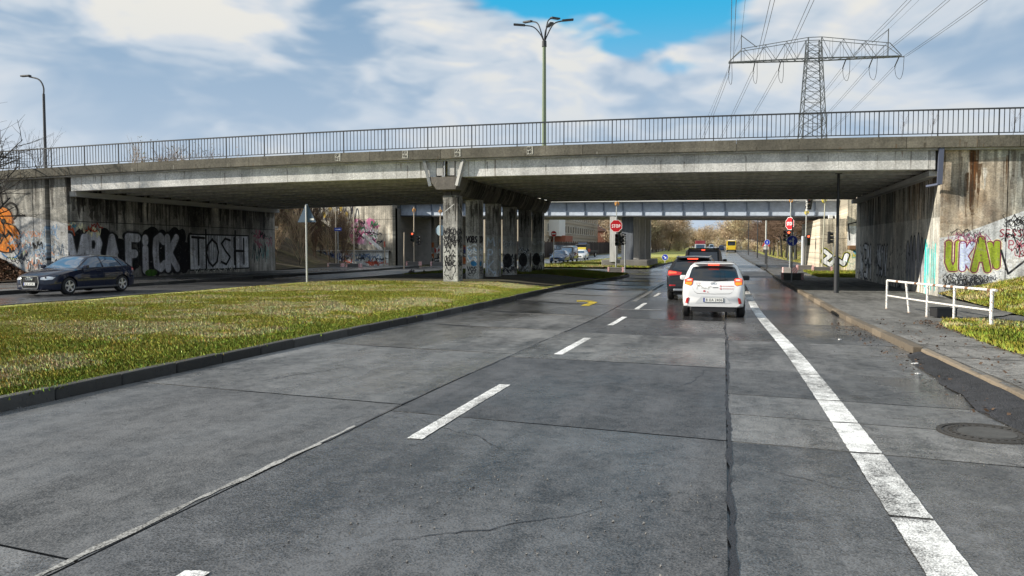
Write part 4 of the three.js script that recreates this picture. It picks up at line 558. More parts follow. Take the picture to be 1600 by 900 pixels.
function under(car, S) { mesh('underbody', [box(S.W * .72, .22, S.len * .88, 0, S.clear + .12, 0)], trimM, car); for (const a of S.axles) for (const s of [-1, 1]) wheel(car, s * (S.W / 2 - S.tw / 2 - .015), S.wheelR, a - S.len / 2, S.wheelR, S.tw, s, S.rim, S.spokes, S.rimD); }
const mirrorG = (s, x, y, z) => [rbox(.20, .14, .12, .045, s * (x + .1), y, z), bar([s * (x - .05), y - .05, z], [s * (x + .05), y - .02, z], .05)];

// ---- white city hatchback waiting in the lane, seen from behind
{
  const S = { len: 3.67, W: 1.68, clear: .16, wheelR: .29, archR: .335, tw: .19, axles: [.72, 3.14], spokes: 5,
    w: [[0, .60], [.12, .72], [.4, .80], [.9, .835], [2.6, .84], [3.2, .835], [3.45, .815], [3.6, .775], [3.67, .70]],
    top: [[0, .58], [.08, .70], [.3, .80], [.9, .96], [1.5, 1.36], [1.9, 1.465], [2.5, 1.48], [3.05, 1.455], [3.2, 1.42], [3.3, 1.28], [3.42, 1.05], [3.5, .93], [3.58, .84], [3.64, .72], [3.67, .60]],
    wt: [[0, .52], [.5, .62], [.9, .66], [1.5, .60], [2.4, .585], [3.2, .61], [3.35, .65], [3.5, .70], [3.62, .70], [3.67, .64]],
    sh: [[0, .5], [.5, .78], [1.2, .90], [2.4, .95], [3.3, .96], [3.5, .88], [3.67, .56]], bot: [[0, .26], [.3, .20], [3.2, .20], [3.5, .27], [3.67, .30]] };
  const car = thing('white_hatchback', 'small white hatchback with lit brake lights waiting on the wet road', 'car', [-.27, gy(-.3, -23.6), -21.85 - 1.83], 0);
  const wp = paint(.70, .70, .705), body = mesh('body', carBody(S), wp, car); car.updateMatrixWorld(true); const B = new THREE.Mesh(body.geometry, wp);
  mesh('rear_window', patch(B, 'rear', [[-.66, 1.045], [-.6, 1.0], [-.3, .985], [0, .98], [.3, .985], [.6, 1.0], [.66, 1.045]], [[-.59, 1.29], [-.54, 1.36], [-.27, 1.385], [0, 1.39], [.27, 1.385], [.54, 1.36], [.59, 1.29]], .008, 20, 8), glassM, car);
  mesh('spoiler', rbox(1.04, .035, .2, .015, 0, 1.45, 3.28 - 1.835), wp, car);
  mesh('high_brake_light', box(.28, .028, .02, 0, 1.418, 3.385 - 1.835), redLit, car);
  mesh('roof_antenna', rod([0, 1.47, .9], [0, 1.54, 1.0], .012, .006), trimM, car);
  for (const s of [-1, 1]) {
    const l = mesh('tail_light', patch(B, 'rear', [[s * .755, .90], [s * .60, .86], [s * .55, .90]], [[s * .765, 1.02], [s * .66, 1.075], [s * .535, 1.04]], .014, 8, 6), redLamp, car);
    mesh('brake_lens', patch(B, 'rear', [[s * .735, .975], [s * .56, .975]], [[s * .73, 1.045], [s * .56, 1.045]], .02, 6, 4), redLit, l); mesh('reversing_lens', patch(B, 'rear', [[s * .69, .995], [s * .58, .995]], [[s * .69, 1.03], [s * .58, 1.03]], .024, 5, 3), clearLamp, l);
    mesh('indicator_lens', patch(B, 'rear', [[s * .735, .895], [s * .61, .872], [s * .565, .90]], [[s * .735, .96], [s * .61, .96], [s * .565, .96]], .02, 6, 4), amberLamp, l);
    mesh('reflector', patch(B, 'rear', [[s * .74, .40], [s * .66, .38]], [[s * .70, .53], [s * .63, .55]], .010, 4, 5), redLamp, car);
    mesh('mirror', mirrorG(s, .80, 1.0, -.55), s > 0 ? trimM : wp, car);
    mesh('side_window', patch(B, s < 0 ? 'left' : 'right', [[-.7, .99], [1.25, 1.02]], [[-.2, 1.38], [1.05, 1.36]], .006, 14, 6), glassM, car);
  }
  mesh('lower_bumper', [rbox(1.22, .13, .3, .04, 0, .235, 1.66), box(1.1, .05, .06, 0, .19, 1.79)], trimM, car);
  mesh('plate_recess', patch(B, 'rear', [[-.47, .395], [0, .39], [.47, .395]], [[-.31, .58], [0, .585], [.31, .58]], .006, 12, 5), M([.60, .61, .62], .4), car);
  const np = mesh('number_plate', box(.52, .112, .012), plateTex('B·OA 2406'), car); np.position.set(0, .485, 1.853);
  mesh('hatch_seam', [patch(B, 'rear', [[-.56, .84], [-.50, .70], [-.42, .65], [0, .64], [.42, .65], [.50, .70], [.56, .84]], [[-.565, .845], [-.505, .708], [-.42, .658], [0, .648], [.42, .658], [.505, .708], [.565, .845]], .005, 36, 1)], trimM, car);
  // emblem: slanted letter in an oval ring
  const em = mesh('emblem', [new THREE.TorusGeometry(.05, .007, 6, 24).scale(1.35, .72, 1), bar([-.025, -.028, 0], [-.012, .028, 0], .012, .01), bar([.012, -.028, 0], [.025, .028, 0], .012, .01), bar([-.02, -.006, 0], [.02, .008, 0], .01, .01)], chromeM, car); const ez = (x, y) => { rc.set(new THREE.Vector3(x, y, 8), new THREE.Vector3(0, 0, -1)); return (rc.intersectObject(B)[0]?.point.z ?? 1.8); }; em.position.set(0, .915, ez(0, .915) + .01); em.rotation.x = -.35;
  const [cv, c] = canvas(640, 200); c.clearRect(0, 0, 640, 200); c.strokeStyle = '#8a8578'; c.lineWidth = 5; scrawl(c, 30, 50, 240, 90, 9, '#8f8a7c', 5, 4); scrawl(c, 20, 20, 60, 60, 3, '#8f8a7c', 4, 8); c.fillStyle = '#2a2a2e'; c.fillRect(285, 92, 90, 11); c.fillStyle = '#b3222a'; for (const y of [70, 118]) { c.beginPath(); c.arc(412, y, 15, 0, 7); c.fill(); } c.beginPath(); c.arc(150, 165, 18, 0, 7); c.fill(); c.beginPath(); c.arc(205, 182, 9, 0, 7); c.fill(); const r = rng(4); for (const y of [70, 118]) for (let x = 440; x < 620; x += 13) { c.globalAlpha = .7; c.fillRect(x, y - 7, 8 + r() * 3, 13); } c.globalAlpha = .7; for (let x = 20; x < 90; x += 10) c.fillRect(x, 12, 6, 9); c.fillStyle = '#f4f4f4'; c.globalAlpha = 1; for (const [x, y] of [[412, 70], [412, 118], [150, 165]]) c.fillRect(x - 4, y - 6, 8, 12);
  mesh('lettering', patch(B, 'rear', [[-.48, .67], [.56, .67]], [[-.48, .95], [.56, .95]], .009, 20, 8), M([1, 1, 1], .5, 0, { map: ctex(cv), transparent: true }), car);
  mesh('rear_wiper', bar([0, .985, ez(0, .985) + .02], [.36, 1.03, ez(.36, 1.03) + .02], .016, .012), trimM, car);
  // seats and headrests behind the glass
  under(car, { ...S, rim: rimM });
}
// ---- dark estate crossover in front of it
{
  const S = { len: 4.5, W: 1.84, clear: .2, wheelR: .35, archR: .40, tw: .22, axles: [.9, 3.55], spokes: 5, rim: rimM,
    w: [[0, .66], [.15, .80], [.5, .89], [1, .915], [3.6, .92], [4.2, .90], [4.4, .86], [4.5, .76]],
    top: [[0, .68], [.1, .84], [.4, .95], [1.2, 1.06], [1.9, 1.50], [2.4, 1.58], [3.4, 1.56], [3.95, 1.50], [4.08, 1.42], [4.25, 1.14], [4.36, .98], [4.45, .80], [4.5, .65]],
    wt: [[0, .56], [.6, .7], [1.2, .74], [1.9, .64], [2.6, .63], [3.95, .60], [4.2, .68], [4.4, .76], [4.5, .68]],
    sh: [[0, .6], [.6, .86], [1.4, .98], [3.2, 1.06], [4.1, 1.06], [4.35, .95], [4.5, .6]], bot: [[0, .34], [.4, .26], [4, .26], [4.5, .38]] };
  const car = thing('crossover_car', 'black crossover car with a bright high brake light ahead of the white hatchback', 'car', [-1.08, gy(-1, -31), -28.6 - 2.25], 0);
  const bp = paint(.012, .013, .016), body = mesh('body', carBody(S, 80), bp, car), B = new THREE.Mesh(body.geometry, bp);
  mesh('rear_window', patch(B, 'rear', [[-.70, 1.12], [0, 1.06], [.70, 1.12]], [[-.55, 1.42], [0, 1.46], [.55, 1.42]], .008, 14, 6), glassM, car);
  mesh('spoiler', rbox(1.15, .04, .26, .015, 0, 1.535, 1.78), bp, car); mesh('high_brake_light', box(.36, .035, .02, 0, 1.50, 1.915), redLit, car);
  for (const s of [-1, 1]) { const l = mesh('tail_light', patch(B, 'rear', [[s * .86, .90], [s * .40, .93]], [[s * .84, 1.10], [s * .36, 1.02]], .012, 8, 5), redLamp, car); mesh('brake_lens', patch(B, 'rear', [[s * .84, .97], [s * .56, .99]], [[s * .82, 1.05], [s * .56, 1.03]], .02, 6, 3), redLit, l); mesh('reflector', patch(B, 'rear', [[s * .8, .54], [s * .58, .54]], [[s * .8, .585], [s * .58, .585]], .01, 4, 2), redLamp, car); mesh('mirror', mirrorG(s, .88, 1.12, -.55), s < 0 ? chromeM : bp, car); mesh('side_window', patch(B, s < 0 ? 'left' : 'right', [[-.7, 1.09], [1.6, 1.13]], [[-.1, 1.48], [1.35, 1.44]], .006, 14, 5), glassM, car); mesh('roof_rail', bar([s * .6, 1.585, -.2], [s * .57, 1.57, 1.6], .03), chromeM, car); }
  mesh('skid_plate', rbox(1.3, .09, .12, .03, 0, .40, 2.24), rimM, car); mesh('lower_bumper', rbox(1.55, .16, .2, .05, 0, .44, 2.13), trimM, car);
  mesh('chrome_strip', box(.8, .02, .02, 0, .905, 2.175), chromeM, car); const np = mesh('number_plate', box(.52, .11, .012, 0, .78, 2.232), plateTex('B·MK 418'), car);
  under(car, S);
}
// ---- boxy off-roader with brown flanks
{
  const S = { len: 4.3, W: 1.92, clear: .26, wheelR: .38, archR: .44, tw: .24, axles: [.75, 3.4], spokes: 6, rim: rimDark,
    w: [[0, .80], [.1, .86], [.5, .95], [4.1, .96], [4.25, .945], [4.3, .93]], top: [[0, .95], [.08, 1.05], [1.2, 1.14], [1.35, 1.3], [1.6, 1.76], [1.9, 1.84], [4.1, 1.84], [4.22, 1.80], [4.28, 1.4], [4.3, .7]],
    wt: [[0, .7], [1.2, .78], [1.7, .80], [4.1, .82], [4.3, .84]], sh: [[0, .8], [1.2, 1.1], [4.2, 1.16], [4.3, .65]], bot: [[0, .45], [.5, .4], [4.3, .46]] };
  const car = thing('off_road_car', 'boxy brown off road car with a wide rear window beyond the black crossover', 'car', [-1.0, gy(-1, -42), -40.3 - 2.15], 0);
  const bp = paint(.16, .085, .03), body = mesh('body', carBody(S, 50), bp, car), B = new THREE.Mesh(body.geometry, bp);
  mesh('tailgate', patch(B, 'rear', [[-.80, .6], [.80, .6]], [[-.74, 1.80], [.74, 1.80]], .006, 8, 8), M([.03, .035, .04], .5), car);
  mesh('rear_window', patch(B, 'rear', [[-.70, 1.2], [.70, 1.2]], [[-.66, 1.70], [.66, 1.70]], .02, 10, 5), glassBlue, car);
  mesh('high_brake_light', box(.16, .05, .03, 0, 1.80, 2.15), redLit, car);
  for (const s of [-1, 1]) { mesh('tail_light', box(.14, .3, .05, s * .86, 1.0, 2.13), redLamp, car); mesh('mirror', mirrorG(s, .94, 1.25, -.75), trimM, car); mesh('side_window', patch(B, s < 0 ? 'left' : 'right', [[-.5, 1.25], [1.9, 1.25]], [[-.35, 1.70], [1.9, 1.70]], .006, 8, 4), glassM, car); }
  mesh('bumper', rbox(1.75, .22, .2, .04, 0, .55, 2.18), trimM, car); mesh('spare_wheel_cover', new THREE.CylinderGeometry(.34, .34, .2, 24).rotateX(Math.PI / 2).translate(0, .98, 2.25), trimM, car);
  mesh('roof_box', rbox(1.5, .05, 2.2, .02, 0, 1.87, .4), trimM, car); under(car, S);
}
// ---- dark blue estate hatchback on the far lanes, coming towards the viewer
{
  const S = { len: 4.29, W: 1.77, clear: .14, wheelR: .315, archR: .36, tw: .21, axles: [.86, 3.44], spokes: 5, rim: M([.66, .67, .69], .3, .6),
    w: [[0, .52], [.06, .64], [.18, .76], [.45, .84], [.9, .875], [3.4, .885], [3.9, .86], [4.15, .80], [4.29, .66]],
    top: [[0, .56], [.05, .66], [.14, .72], [.4, .80], [.9, .895], [1.3, .955], [1.95, 1.33], [2.3, 1.405], [2.7, 1.42], [3.3, 1.385], [3.75, 1.27], [4.02, 1.06], [4.14, .93], [4.22, .82], [4.29, .60]],
    wt: [[0, .44], [.4, .62], [1.0, .70], [1.3, .70], [1.95, .60], [2.6, .58], [3.6, .56], [4.0, .62], [4.2, .66], [4.29, .56]],
    sh: [[0, .5], [.3, .68], [.9, .82], [1.4, .90], [3.0, .94], [3.9, .95], [4.15, .85], [4.29, .55]], bot: [[0, .22], [.3, .18], [3.8, .18], [4.29, .30]] };
  const car = thing('dark_hatchback', 'dark blue five door hatchback driving past the graffiti wall', 'car', [-23.55, gy(-23.5, -24.5), -24.6], Math.PI);
  const bp = paint(.012, .016, .035), body = mesh('body', carBody(S, 120), bp, car), B = new THREE.Mesh(body.geometry, bp), h = 2.145;
  mesh('windscreen', patch(B, 'front', [[-.70, .965], [0, .955], [.70, .965]], [[-.56, 1.32], [0, 1.355], [.56, 1.32]], .007, 16, 8), glassBlue, car);
  const sideWin = (ax, lo, up) => patch(B, ax, lo.map(([s, y]) => [s - h, y]), up.map(([s, y]) => [s - h, y]), .006, 10, 6);
  for (const [ax, s] of [['left', -1], ['right', 1]]) {
    mesh('side_window', sideWin(ax, [[1.42, .965], [2.42, .975]], [[2.02, 1.32], [2.42, 1.36]]), glassBlue, car); mesh('side_window', sideWin(ax, [[2.50, .975], [3.40, .99]], [[2.50, 1.36], [3.22, 1.33]]), glassBlue, car); mesh('quarter_window', sideWin(ax, [[3.46, .995], [3.78, 1.01]], [[3.30, 1.325], [3.52, 1.26]]), glassBlue, car);
    mesh('door_seam', [sideWin(ax, [[1.50, .30], [1.512, .30]], [[1.42, .94], [1.432, .94]]), sideWin(ax, [[2.455, .28], [2.467, .28]], [[2.455, .96], [2.467, .96]]), sideWin(ax, [[3.12, .48], [3.132, .48]], [[3.42, .95], [3.432, .95]])], trimM, car);
    for (const z of [2.22, 3.2]) mesh('door_handle', rbox(.03, .03, .2, .01, s * .885, .84, z - h), bp, car);
    mesh('side_skirt', rbox(.05, .07, 2.1, .02, s * .86, .24, 0), M([.10, .10, .11], .4, .4), car); mesh('mirror', mirrorG(s, .86, 1.0, -.62), bp, car);
    const hl = mesh('headlight', patch(B, 'front', [[s * .76, .575], [s * .60, .56], [s * .43, .575]], [[s * .79, .66], [s * .62, .685], [s * .42, .645]], .008, 10, 5), clearLamp, car); mesh('lens', new THREE.SphereGeometry(.055, 12, 8).scale(1, 1, .5).translate(s * .56, .62, -h + .10), M([.04, .04, .05], .1, .3), hl);
    mesh('fog_light', [new THREE.TorusGeometry(.055, .012, 6, 18).translate(s * .62, .36, -h + .13), new THREE.CylinderGeometry(.05, .05, .02, 16).rotateX(Math.PI / 2).translate(s * .62, .36, -h + .13)], chromeM, car);
    mesh('tail_light', patch(B, s < 0 ? 'left' : 'right', [[3.95 - h, .82], [4.2 - h, .84]], [[3.98 - h, .96], [4.15 - h, .98]], .008, 5, 4), redLamp, car);
  }
  const gz = -h - .01; const fr = (k, z) => poly([[-.30 * k, .26], [.30 * k, .26], [.37 * k, .47], [.33 * k, .68], [-.33 * k, .68], [-.37 * k, .47]].map(([x, y]) => [x, .47 + (y - .47) * k]), .04, 'z').translate(0, 0, z);
  const gr = mesh('grille', fr(1, gz), M([.02, .02, .022], .5), car); for (let k = 0; k < 7; k++) mesh('slat', box(.6, .012, .02, 0, .30 + k * .058, gz - .004), trimM, gr);
  mesh('grille_frame', [bar([-.31, .25, gz], [.31, .25, gz], .03), bar([.31, .25, gz], [.385, .47, gz], .03), bar([.385, .47, gz], [.34, .69, gz], .03), bar([-.34, .69, gz], [.34, .69, gz], .03), bar([-.31, .25, gz], [-.385, .47, gz], .03), bar([-.385, .47, gz], [-.34, .69, gz], .03)], chromeM, car);
  mesh('ring_emblem', [-.105, -.035, .035, .105].map((x) => new THREE.TorusGeometry(.047, .008, 6, 20).translate(x, .605, gz - .02)), chromeM, car);
  const np = mesh('number_plate', box(.50, .11, .015), plateTex('B·JA 6138'), car); np.rotation.y = Math.PI; np.position.set(0, .42, gz - .03);
  mesh('bumper_lip', [rbox(1.3, .07, .12, .03, 0, .22, -h + .16), bar([-.7, .27, -h + .2], [-.4, .3, -h + .06], .03), bar([.7, .27, -h + .2], [.4, .3, -h + .06], .03)], M([.3, .3, .32], .35, .6), car);
  mesh('bonnet_seam', [patch(B, 'top', [[-.60, -h + .35], [-.66, -h + 1.25]], [[-.59, -h + .35], [-.65, -h + 1.25]], .003, 8, 1), patch(B, 'top', [[.59, -h + .35], [.65, -h + 1.25]], [[.60, -h + .35], [.66, -h + 1.25]], .003, 8, 1)], trimM, car);
  mesh('roof_rail', [-1, 1].map((s) => bar([s * .57, 1.425, -.0], [s * .55, 1.37, 1.3], .025)), rimM, car);
  const st = mesh('seat', [rbox(.44, .5, .12, .05, -.36, 1.0, .25), rbox(.44, .5, .12, .05, .36, 1.0, .25)], trimM, car); under(car, { ...S, rimD: rimDark });
}
// ---- distant traffic
function farCar(name, label, x, z, turn, col, k = {}) {
  const len = k.len ?? 4.3, H = k.h ?? 1.5, W = (k.w ?? 1.78) / 2, van = k.van;
  const S = { len, W: W * 2, clear: .2, wheelR: .33, archR: .38, tw: .22, axles: [len * .2, len * .8], spokes: 5, rim: rimM, w: [[0, W * .78], [.3, W * .95], [len * .3, W], [len - .3, W * .97], [len, W * .86]], top: van ? [[0, H * .4], [.2, H * .5], [.9, H * .6], [1.6, H * .95], [2, H], [len - .15, H * .98], [len, H * .5]] : [[0, .6], [.1, .72], [len * .27, .95], [len * .42, H - .07], [len * .55, H], [len * .8, H - .06], [len * .93, 1.02], [len, .6]], wt: [[0, W * .65], [len * .3, W * .78], [len * .5, W * (van ? .84 : .68)], [len * .9, W * (van ? .86 : .7)], [len, W * .75]], sh: [[0, .55], [len * .3, van ? 1.05 : .88], [len * .9, van ? 1.15 : .95], [len, .55]], bot: [[0, .28], [.4, .22], [len, .32]] };
  const car = thing(name, label, k.cat ?? 'car', [x, gy(x, z), z], turn), bp = paint(...col), body = mesh('body', carBody(S, 36), bp, car), B = new THREE.Mesh(body.geometry, bp), t0 = S.sh[1][1] + .06;
  mesh('windscreen', patch(B, 'front', [[-W * .76, t0], [W * .76, t0]], [[-W * .64, H * .9], [W * .64, H * .9]], .01, 6, 4), glassBlue, car); mesh('rear_window', patch(B, 'rear', [[-W * .7, t0 + .08], [W * .7, t0 + .08]], [[-W * .6, H * .9], [W * .6, H * .9]], .01, 6, 4), glassM, car);
  for (const [ax, s] of [['left', -1], ['right', 1]]) { mesh('side_window', patch(B, ax, [[-len * .12, t0 + .02], [len * .32, t0 + .04]], [[-len * .02, H * .9], [len * .26, H * .9]], .008, 6, 4), glassM, car); mesh('headlight', box(.26, .12, .08, s * W * .66, .66, -len / 2 + .12), clearLamp, car); mesh('tail_light', box(.2, .16, .06, s * W * .74, .85, len / 2 - .07), redLamp, car); mesh('mirror', mirrorG(s, W * .96, t0 + .05, -len * .18), bp, car); }
  mesh('grille', box(W * .9, .16, .06, 0, .52, -len / 2 + .02), trimM, car); mesh('number_plate', box(.5, .1, .02, 0, .36, -len / 2 - .01), whiteP, car); under(car, S); return car;
}
farCar('oncoming_car', 'dark blue car at the front of the oncoming queue beside the no entry sign', -18.9, -92.5, Math.PI, [.03, .055, .11]);
farCar('dark_van', 'tall black van behind the first oncoming car', -19.6, -101.5, Math.PI, [.014, .015, .018], { van: 1, h: 1.95, len: 5, w: 1.95, cat: 'van' });
farCar('white_car', 'white car following the black van on the far lanes', -21.0, -119, Math.PI, [.75, .75, .74]);
farCar('silver_car', 'pale silver car on the distant bend beside the tree line', -18.6, -268, Math.PI, [.7, .71, .72]); farCar('white_estate', 'white car trailing the pale silver car in the distance', -20.4, -282, Math.PI, [.8, .8, .8]);
farCar('blue_car', 'dark blue car in the lane beside the yellow bus', -.8, -240, 0, [.03, .06, .16], { h: 1.7 }); farCar('pale_blue_car', 'pale blue car on the road ahead of the red topped lorry', -4.0, -262, 0, [.35, .45, .55], { h: 1.8 });
farCar('grey_car', 'light grey car just behind the red topped lorry', -4.7, -160, 0, [.4, .41, .42], { h: 1.55 });
{
  const boxy = (name, label, cat, x, z, turn, parts) => { const o = thing(name, label, cat, [x, gy(x, z), z], turn); for (const [n, g, m] of parts) mesh(n, g, m, o); return o; };
  const ww = (o, zs, r, W) => { for (const z of zs) for (const s of [-1, 1]) wheel(o, s * (W / 2 - .14), r, z, r, .26, s); };
  ww(boxy('yellow_bus', 'yellow city bus with a dark rear window pulled in by the footway', 'bus', 4.05 - 2.2, -228, 0, [['body', rbox(2.55, 2.75, 12, .18, 0, 1.68, 0), paint(.72, .50, .01)], ['rear_window', rbox(1.95, 1.15, .06, .02, 0, 2.35, 6.0), glassM], ['roof_unit', rbox(1.8, .25, 3, .08, 0, 3.15, 3), whiteP], ['side_window_band', [box(.03, .95, 11, 1.275, 2.15, 0), box(.03, .95, 11, -1.275, 2.15, 0)], glassM], ['tail_light', box(.14, .4, .04, -1.1, 1.0, 6.01), redLamp], ['tail_light', box(.14, .4, .04, 1.1, 1.0, 6.01), redLamp], ['bumper', rbox(2.5, .3, .2, .05, 0, .5, 5.95), trimM]]), [-3.4, 3.2], .48, 2.5);
  ww(boxy('red_top_lorry', 'lorry with a dark red upper body and pale lower rear', 'lorry', -4.85, -172, 0, [['lower_body', rbox(2.2, 1.7, 5, .06, 0, 1.55, 0), paint(.5, .52, .56)], ['upper_body', rbox(2.1, .75, 4.6, .12, 0, 2.75, 0), paint(.22, .02, .03)], ['rear_window', rbox(1.7, .7, .05, .02, 0, 1.95, 2.5), glassBlue], ['cab', rbox(2.1, 1.9, 1.6, .15, 0, 1.5, -3.2), paint(.5, .5, .5)], ['bumper', rbox(2.1, .25, .15, .03, 0, .55, 2.5), trimM]]), [-3, 1.5], .42, 2.2);
  ww(boxy('white_truck', 'white flatbed truck with a tall cab on the far lanes', 'truck', -20.6, -198, Math.PI, [['cab', rbox(2.1, 2.1, 1.9, .22, 0, 1.45, -2.6), paint(.8, .8, .8)], ['windscreen', box(1.8, .75, .05, 0, 1.85, -3.56), glassBlue], ['roof_deflector', rbox(1.9, .5, 1, .15, 0, 2.6, -2.3), paint(.8, .8, .8)], ['bed', rbox(2.1, .25, 4.2, .04, 0, .95, .5), trimM], ['load', rbox(1.9, .9, 3.4, .06, 0, 1.5, .8), M([.08, .09, .11], .7)], ['bumper', rbox(2.0, .3, .15, .04, 0, .5, -3.58), trimM], ['headlight', box(.3, .16, .05, -.78, .72, -3.58), clearLamp], ['headlight', box(.3, .16, .05, .78, .72, -3.58), clearLamp]]), [-2.5, 1.6], .4, 2.1);
  ww(boxy('recovery_truck', 'dark truck with yellow and red panels parked by the fence', 'truck', -24.2, -143, Math.PI - .2, [['cab', rbox(2.1, 1.7, 1.8, .12, 0, 1.5, -2), M([.03, .03, .035], .5)], ['windscreen', box(1.7, .6, .05, 0, 1.9, -2.92), glassM], ['crane_panel', rbox(2.0, .5, .5, .05, 0, 1.5, -2.8), M([.62, .48, .05], .6)], ['side_panel', rbox(2.12, .6, 1.2, .05, 0, 1.2, -1.6), M([.5, .06, .03], .6)], ['bed', rbox(2.1, .4, 4, .05, 0, 1, 1), trimM], ['roof_bar', box(1.6, .3, .3, 0, 2.45, -2), M([.03, .05, .1], .4)]]), [-1.9, 1.8], .42, 2.1);
}
// ---------------------------------------------------------------- street furniture
const poleM = M([.40, .42, .42], .5, .5), poleDark = M([.035, .037, .042], .6, .2), greenPole = M([.16, .20, .13], .7, .1), yellowM = M([.75, .62, .06], .6), orangeM = M([.72, .36, .08], .7), footM = M([.16, .15, .145], .95, 0, { bumpMap: conc, bumpScale: .01 }), backM = M([.20, .23, .27], .55, .3);
const signMat = (draw, n = 256) => { const [cv, c] = canvas(n, n); draw(c, n); return M([1, 1, 1], .45, 0, { map: ctex(cv) }); };
const flatUV = (g, w) => { const p = g.attributes.position, uv = g.attributes.uv; for (let i = 0; i < p.count; i++) uv.setXY(i, p.getX(i) / w + .5, p.getY(i) / w + .5); return g; };
const octo = (r, n = 8, a0 = Math.PI / 8) => Array.from({ length: n }, (_, i) => [r * Math.cos(a0 + i * 2 * Math.PI / n), r * Math.sin(a0 + i * 2 * Math.PI / n)]);
const stopMat = signMat((c, n) => { c.fillStyle = '#f4f2f0'; c.fillRect(0, 0, n, n); c.fillStyle = '#c01622'; const P = octo(n * .47); c.beginPath(); P.forEach(([x, y], i) => i ? c.lineTo(n / 2 + x, n / 2 + y) : c.moveTo(n / 2 + x, n / 2 + y)); c.fill(); c.fillStyle = '#fafafa'; c.font = `bold ${n * .36}px sans-serif`; c.textAlign = 'center'; c.textBaseline = 'middle'; c.save(); c.translate(n / 2, n / 2 + n * .01); c.scale(.78, 1); c.fillText('STOP', 0, 0); c.restore(); });
const arrowP = (c, n, pts) => { c.beginPath(); pts.forEach(([x, y], i) => i ? c.lineTo(x * n, y * n) : c.moveTo(x * n, y * n)); c.closePath(); c.fill(); };
const blueBase = (c, n) => { c.fillStyle = '#f2f4f6'; c.fillRect(0, 0, n, n); c.fillStyle = '#1a3fc4'; c.beginPath(); c.arc(n / 2, n / 2, n * .465, 0, 7); c.fill(); c.fillStyle = '#f6f8fa'; };
const leftUpMat = signMat((c, n) => { blueBase(c, n); arrowP(c, n, [[.52, .88], [.52, .38], [.44, .38], [.58, .16], [.72, .38], [.64, .38], [.64, .88]]); arrowP(c, n, [[.62, .58], [.38, .58], [.38, .68], [.16, .53], [.38, .38], [.38, .47], [.62, .47]]); });
const keepMat = signMat((c, n) => { blueBase(c, n); c.save(); c.translate(n / 2, n / 2); c.rotate(Math.PI / 4); c.translate(-n / 2, -n / 2); arrowP(c, n, [[.2, .42], [.55, .42], [.55, .26], [.82, .5], [.55, .74], [.55, .58], [.2, .58]]); c.restore(); });
const noEntryMat = signMat((c, n) => { c.fillStyle = '#f4f2f0'; c.fillRect(0, 0, n, n); c.fillStyle = '#b8141e'; c.beginPath(); c.arc(n / 2, n / 2, n * .47, 0, 7); c.fill(); c.fillStyle = '#f8f8f8'; c.fillRect(n * .14, n * .41, n * .72, n * .18); });
const plainBlue = signMat((c, n) => { blueBase(c, n); c.fillStyle = '#dfe6ee'; c.fillRect(n * .42, n * .3, n * .16, n * .42); }), warnMat = signMat((c, n) => { c.fillStyle = '#c4202a'; c.fillRect(0, 0, n, n); arrowP(Object.assign(c, { fillStyle: '#f4f4f2' }), n, [[.5, .28], [.84, .86], [.16, .86]].map(([x, y]) => [x, y])); c.fillStyle = '#202020'; c.fillRect(n * .47, n * .5, n * .06, n * .2); });
const oneWayMat = signMat((c, n) => { c.fillStyle = '#1b3c98'; c.fillRect(0, 0, n, n); c.fillStyle = '#f0f2f6'; arrowP(c, n, [[.1, .46], [.62, .46], [.62, .34], [.92, .52], [.62, .7], [.62, .58], [.1, .58]]); });
const stripeMat = signMat((c, n) => { c.fillStyle = '#f0efec'; c.fillRect(0, 0, n, n); c.fillStyle = '#c0202a'; for (let k = -2; k < 4; k++) arrowP(c, n, [[k * .5, 1], [k * .5 + .25, 1], [k * .5 + 1.25, 0], [k * .5 + 1, 0]]); }, 128);
function disc(parent, name, mat, w, y, z = .03, n = 28, a0 = 0) { const g = flatUV(poly(octo(w / 2, n, a0), .008, 'z'), w); const m = mesh(name, g, mat, parent); m.position.set(0, y, z); const b = mesh('sign_back', poly(octo(w / 2 - .004, n, a0), .01, 'z').translate(0, y, z - .012), backM, parent); return m; }
const coil = (parent, y, m = orangeM) => mesh('cable_coil', [0, 1, 2, 3].map((k) => new THREE.TorusGeometry(.15 - k * .012, .016, 6, 20).rotateX(k * .12).rotateY(k * .3).translate(.05, y - k * .03, .02)), m, parent);
const foot = (parent, w = 1.0) => { const f = mesh('foot_block', [rbox(w * .84, .13, .42, .02, 0, .07, 0), rbox(w * .80, .12, .40, .02, 0, .20, 0), rbox(w * .84, .11, .42, .02, 0, .32, 0)], footM, parent); for (const s of [-1, 1]) mesh('striped_panel', box(.13, .38, .44, s * w * .47, .2, 0), stripeMat, f); return f; };
function head(parent, x, y, z, turn, lit = -1) { const h = new THREE.Group(); h.name = 'signal_head'; h.position.set(x, y, z); h.rotation.y = turn; parent.add(h); mesh('housing', rbox(.27, .86, .2, .04, 0, 0, 0), blackP, h); for (let k = 0; k < 3; k++) { mesh('lens', new THREE.SphereGeometry(.085, 14, 8, 0, 6.3, 0, 1.2).rotateX(Math.PI / 2).translate(0, .27 - k * .27, .07), k === lit ? M([.8, .1, .04], .4, 0, { emissive: C(1, .12, .05), emissiveIntensity: 2.5 }) : M([[.08, .01, .01], [.07, .05, .01], [.01, .06, .03]][k], .3), h); mesh('visor', new THREE.CylinderGeometry(.105, .115, .2, 14, 1, true, Math.PI * .6, Math.PI * 1.8).rotateX(-Math.PI / 2).translate(0, .27 - k * .27, .19), blackP, h); } return h; }
const at = (x, z, dy = 0) => [x, gy(x, z) + dy, z];
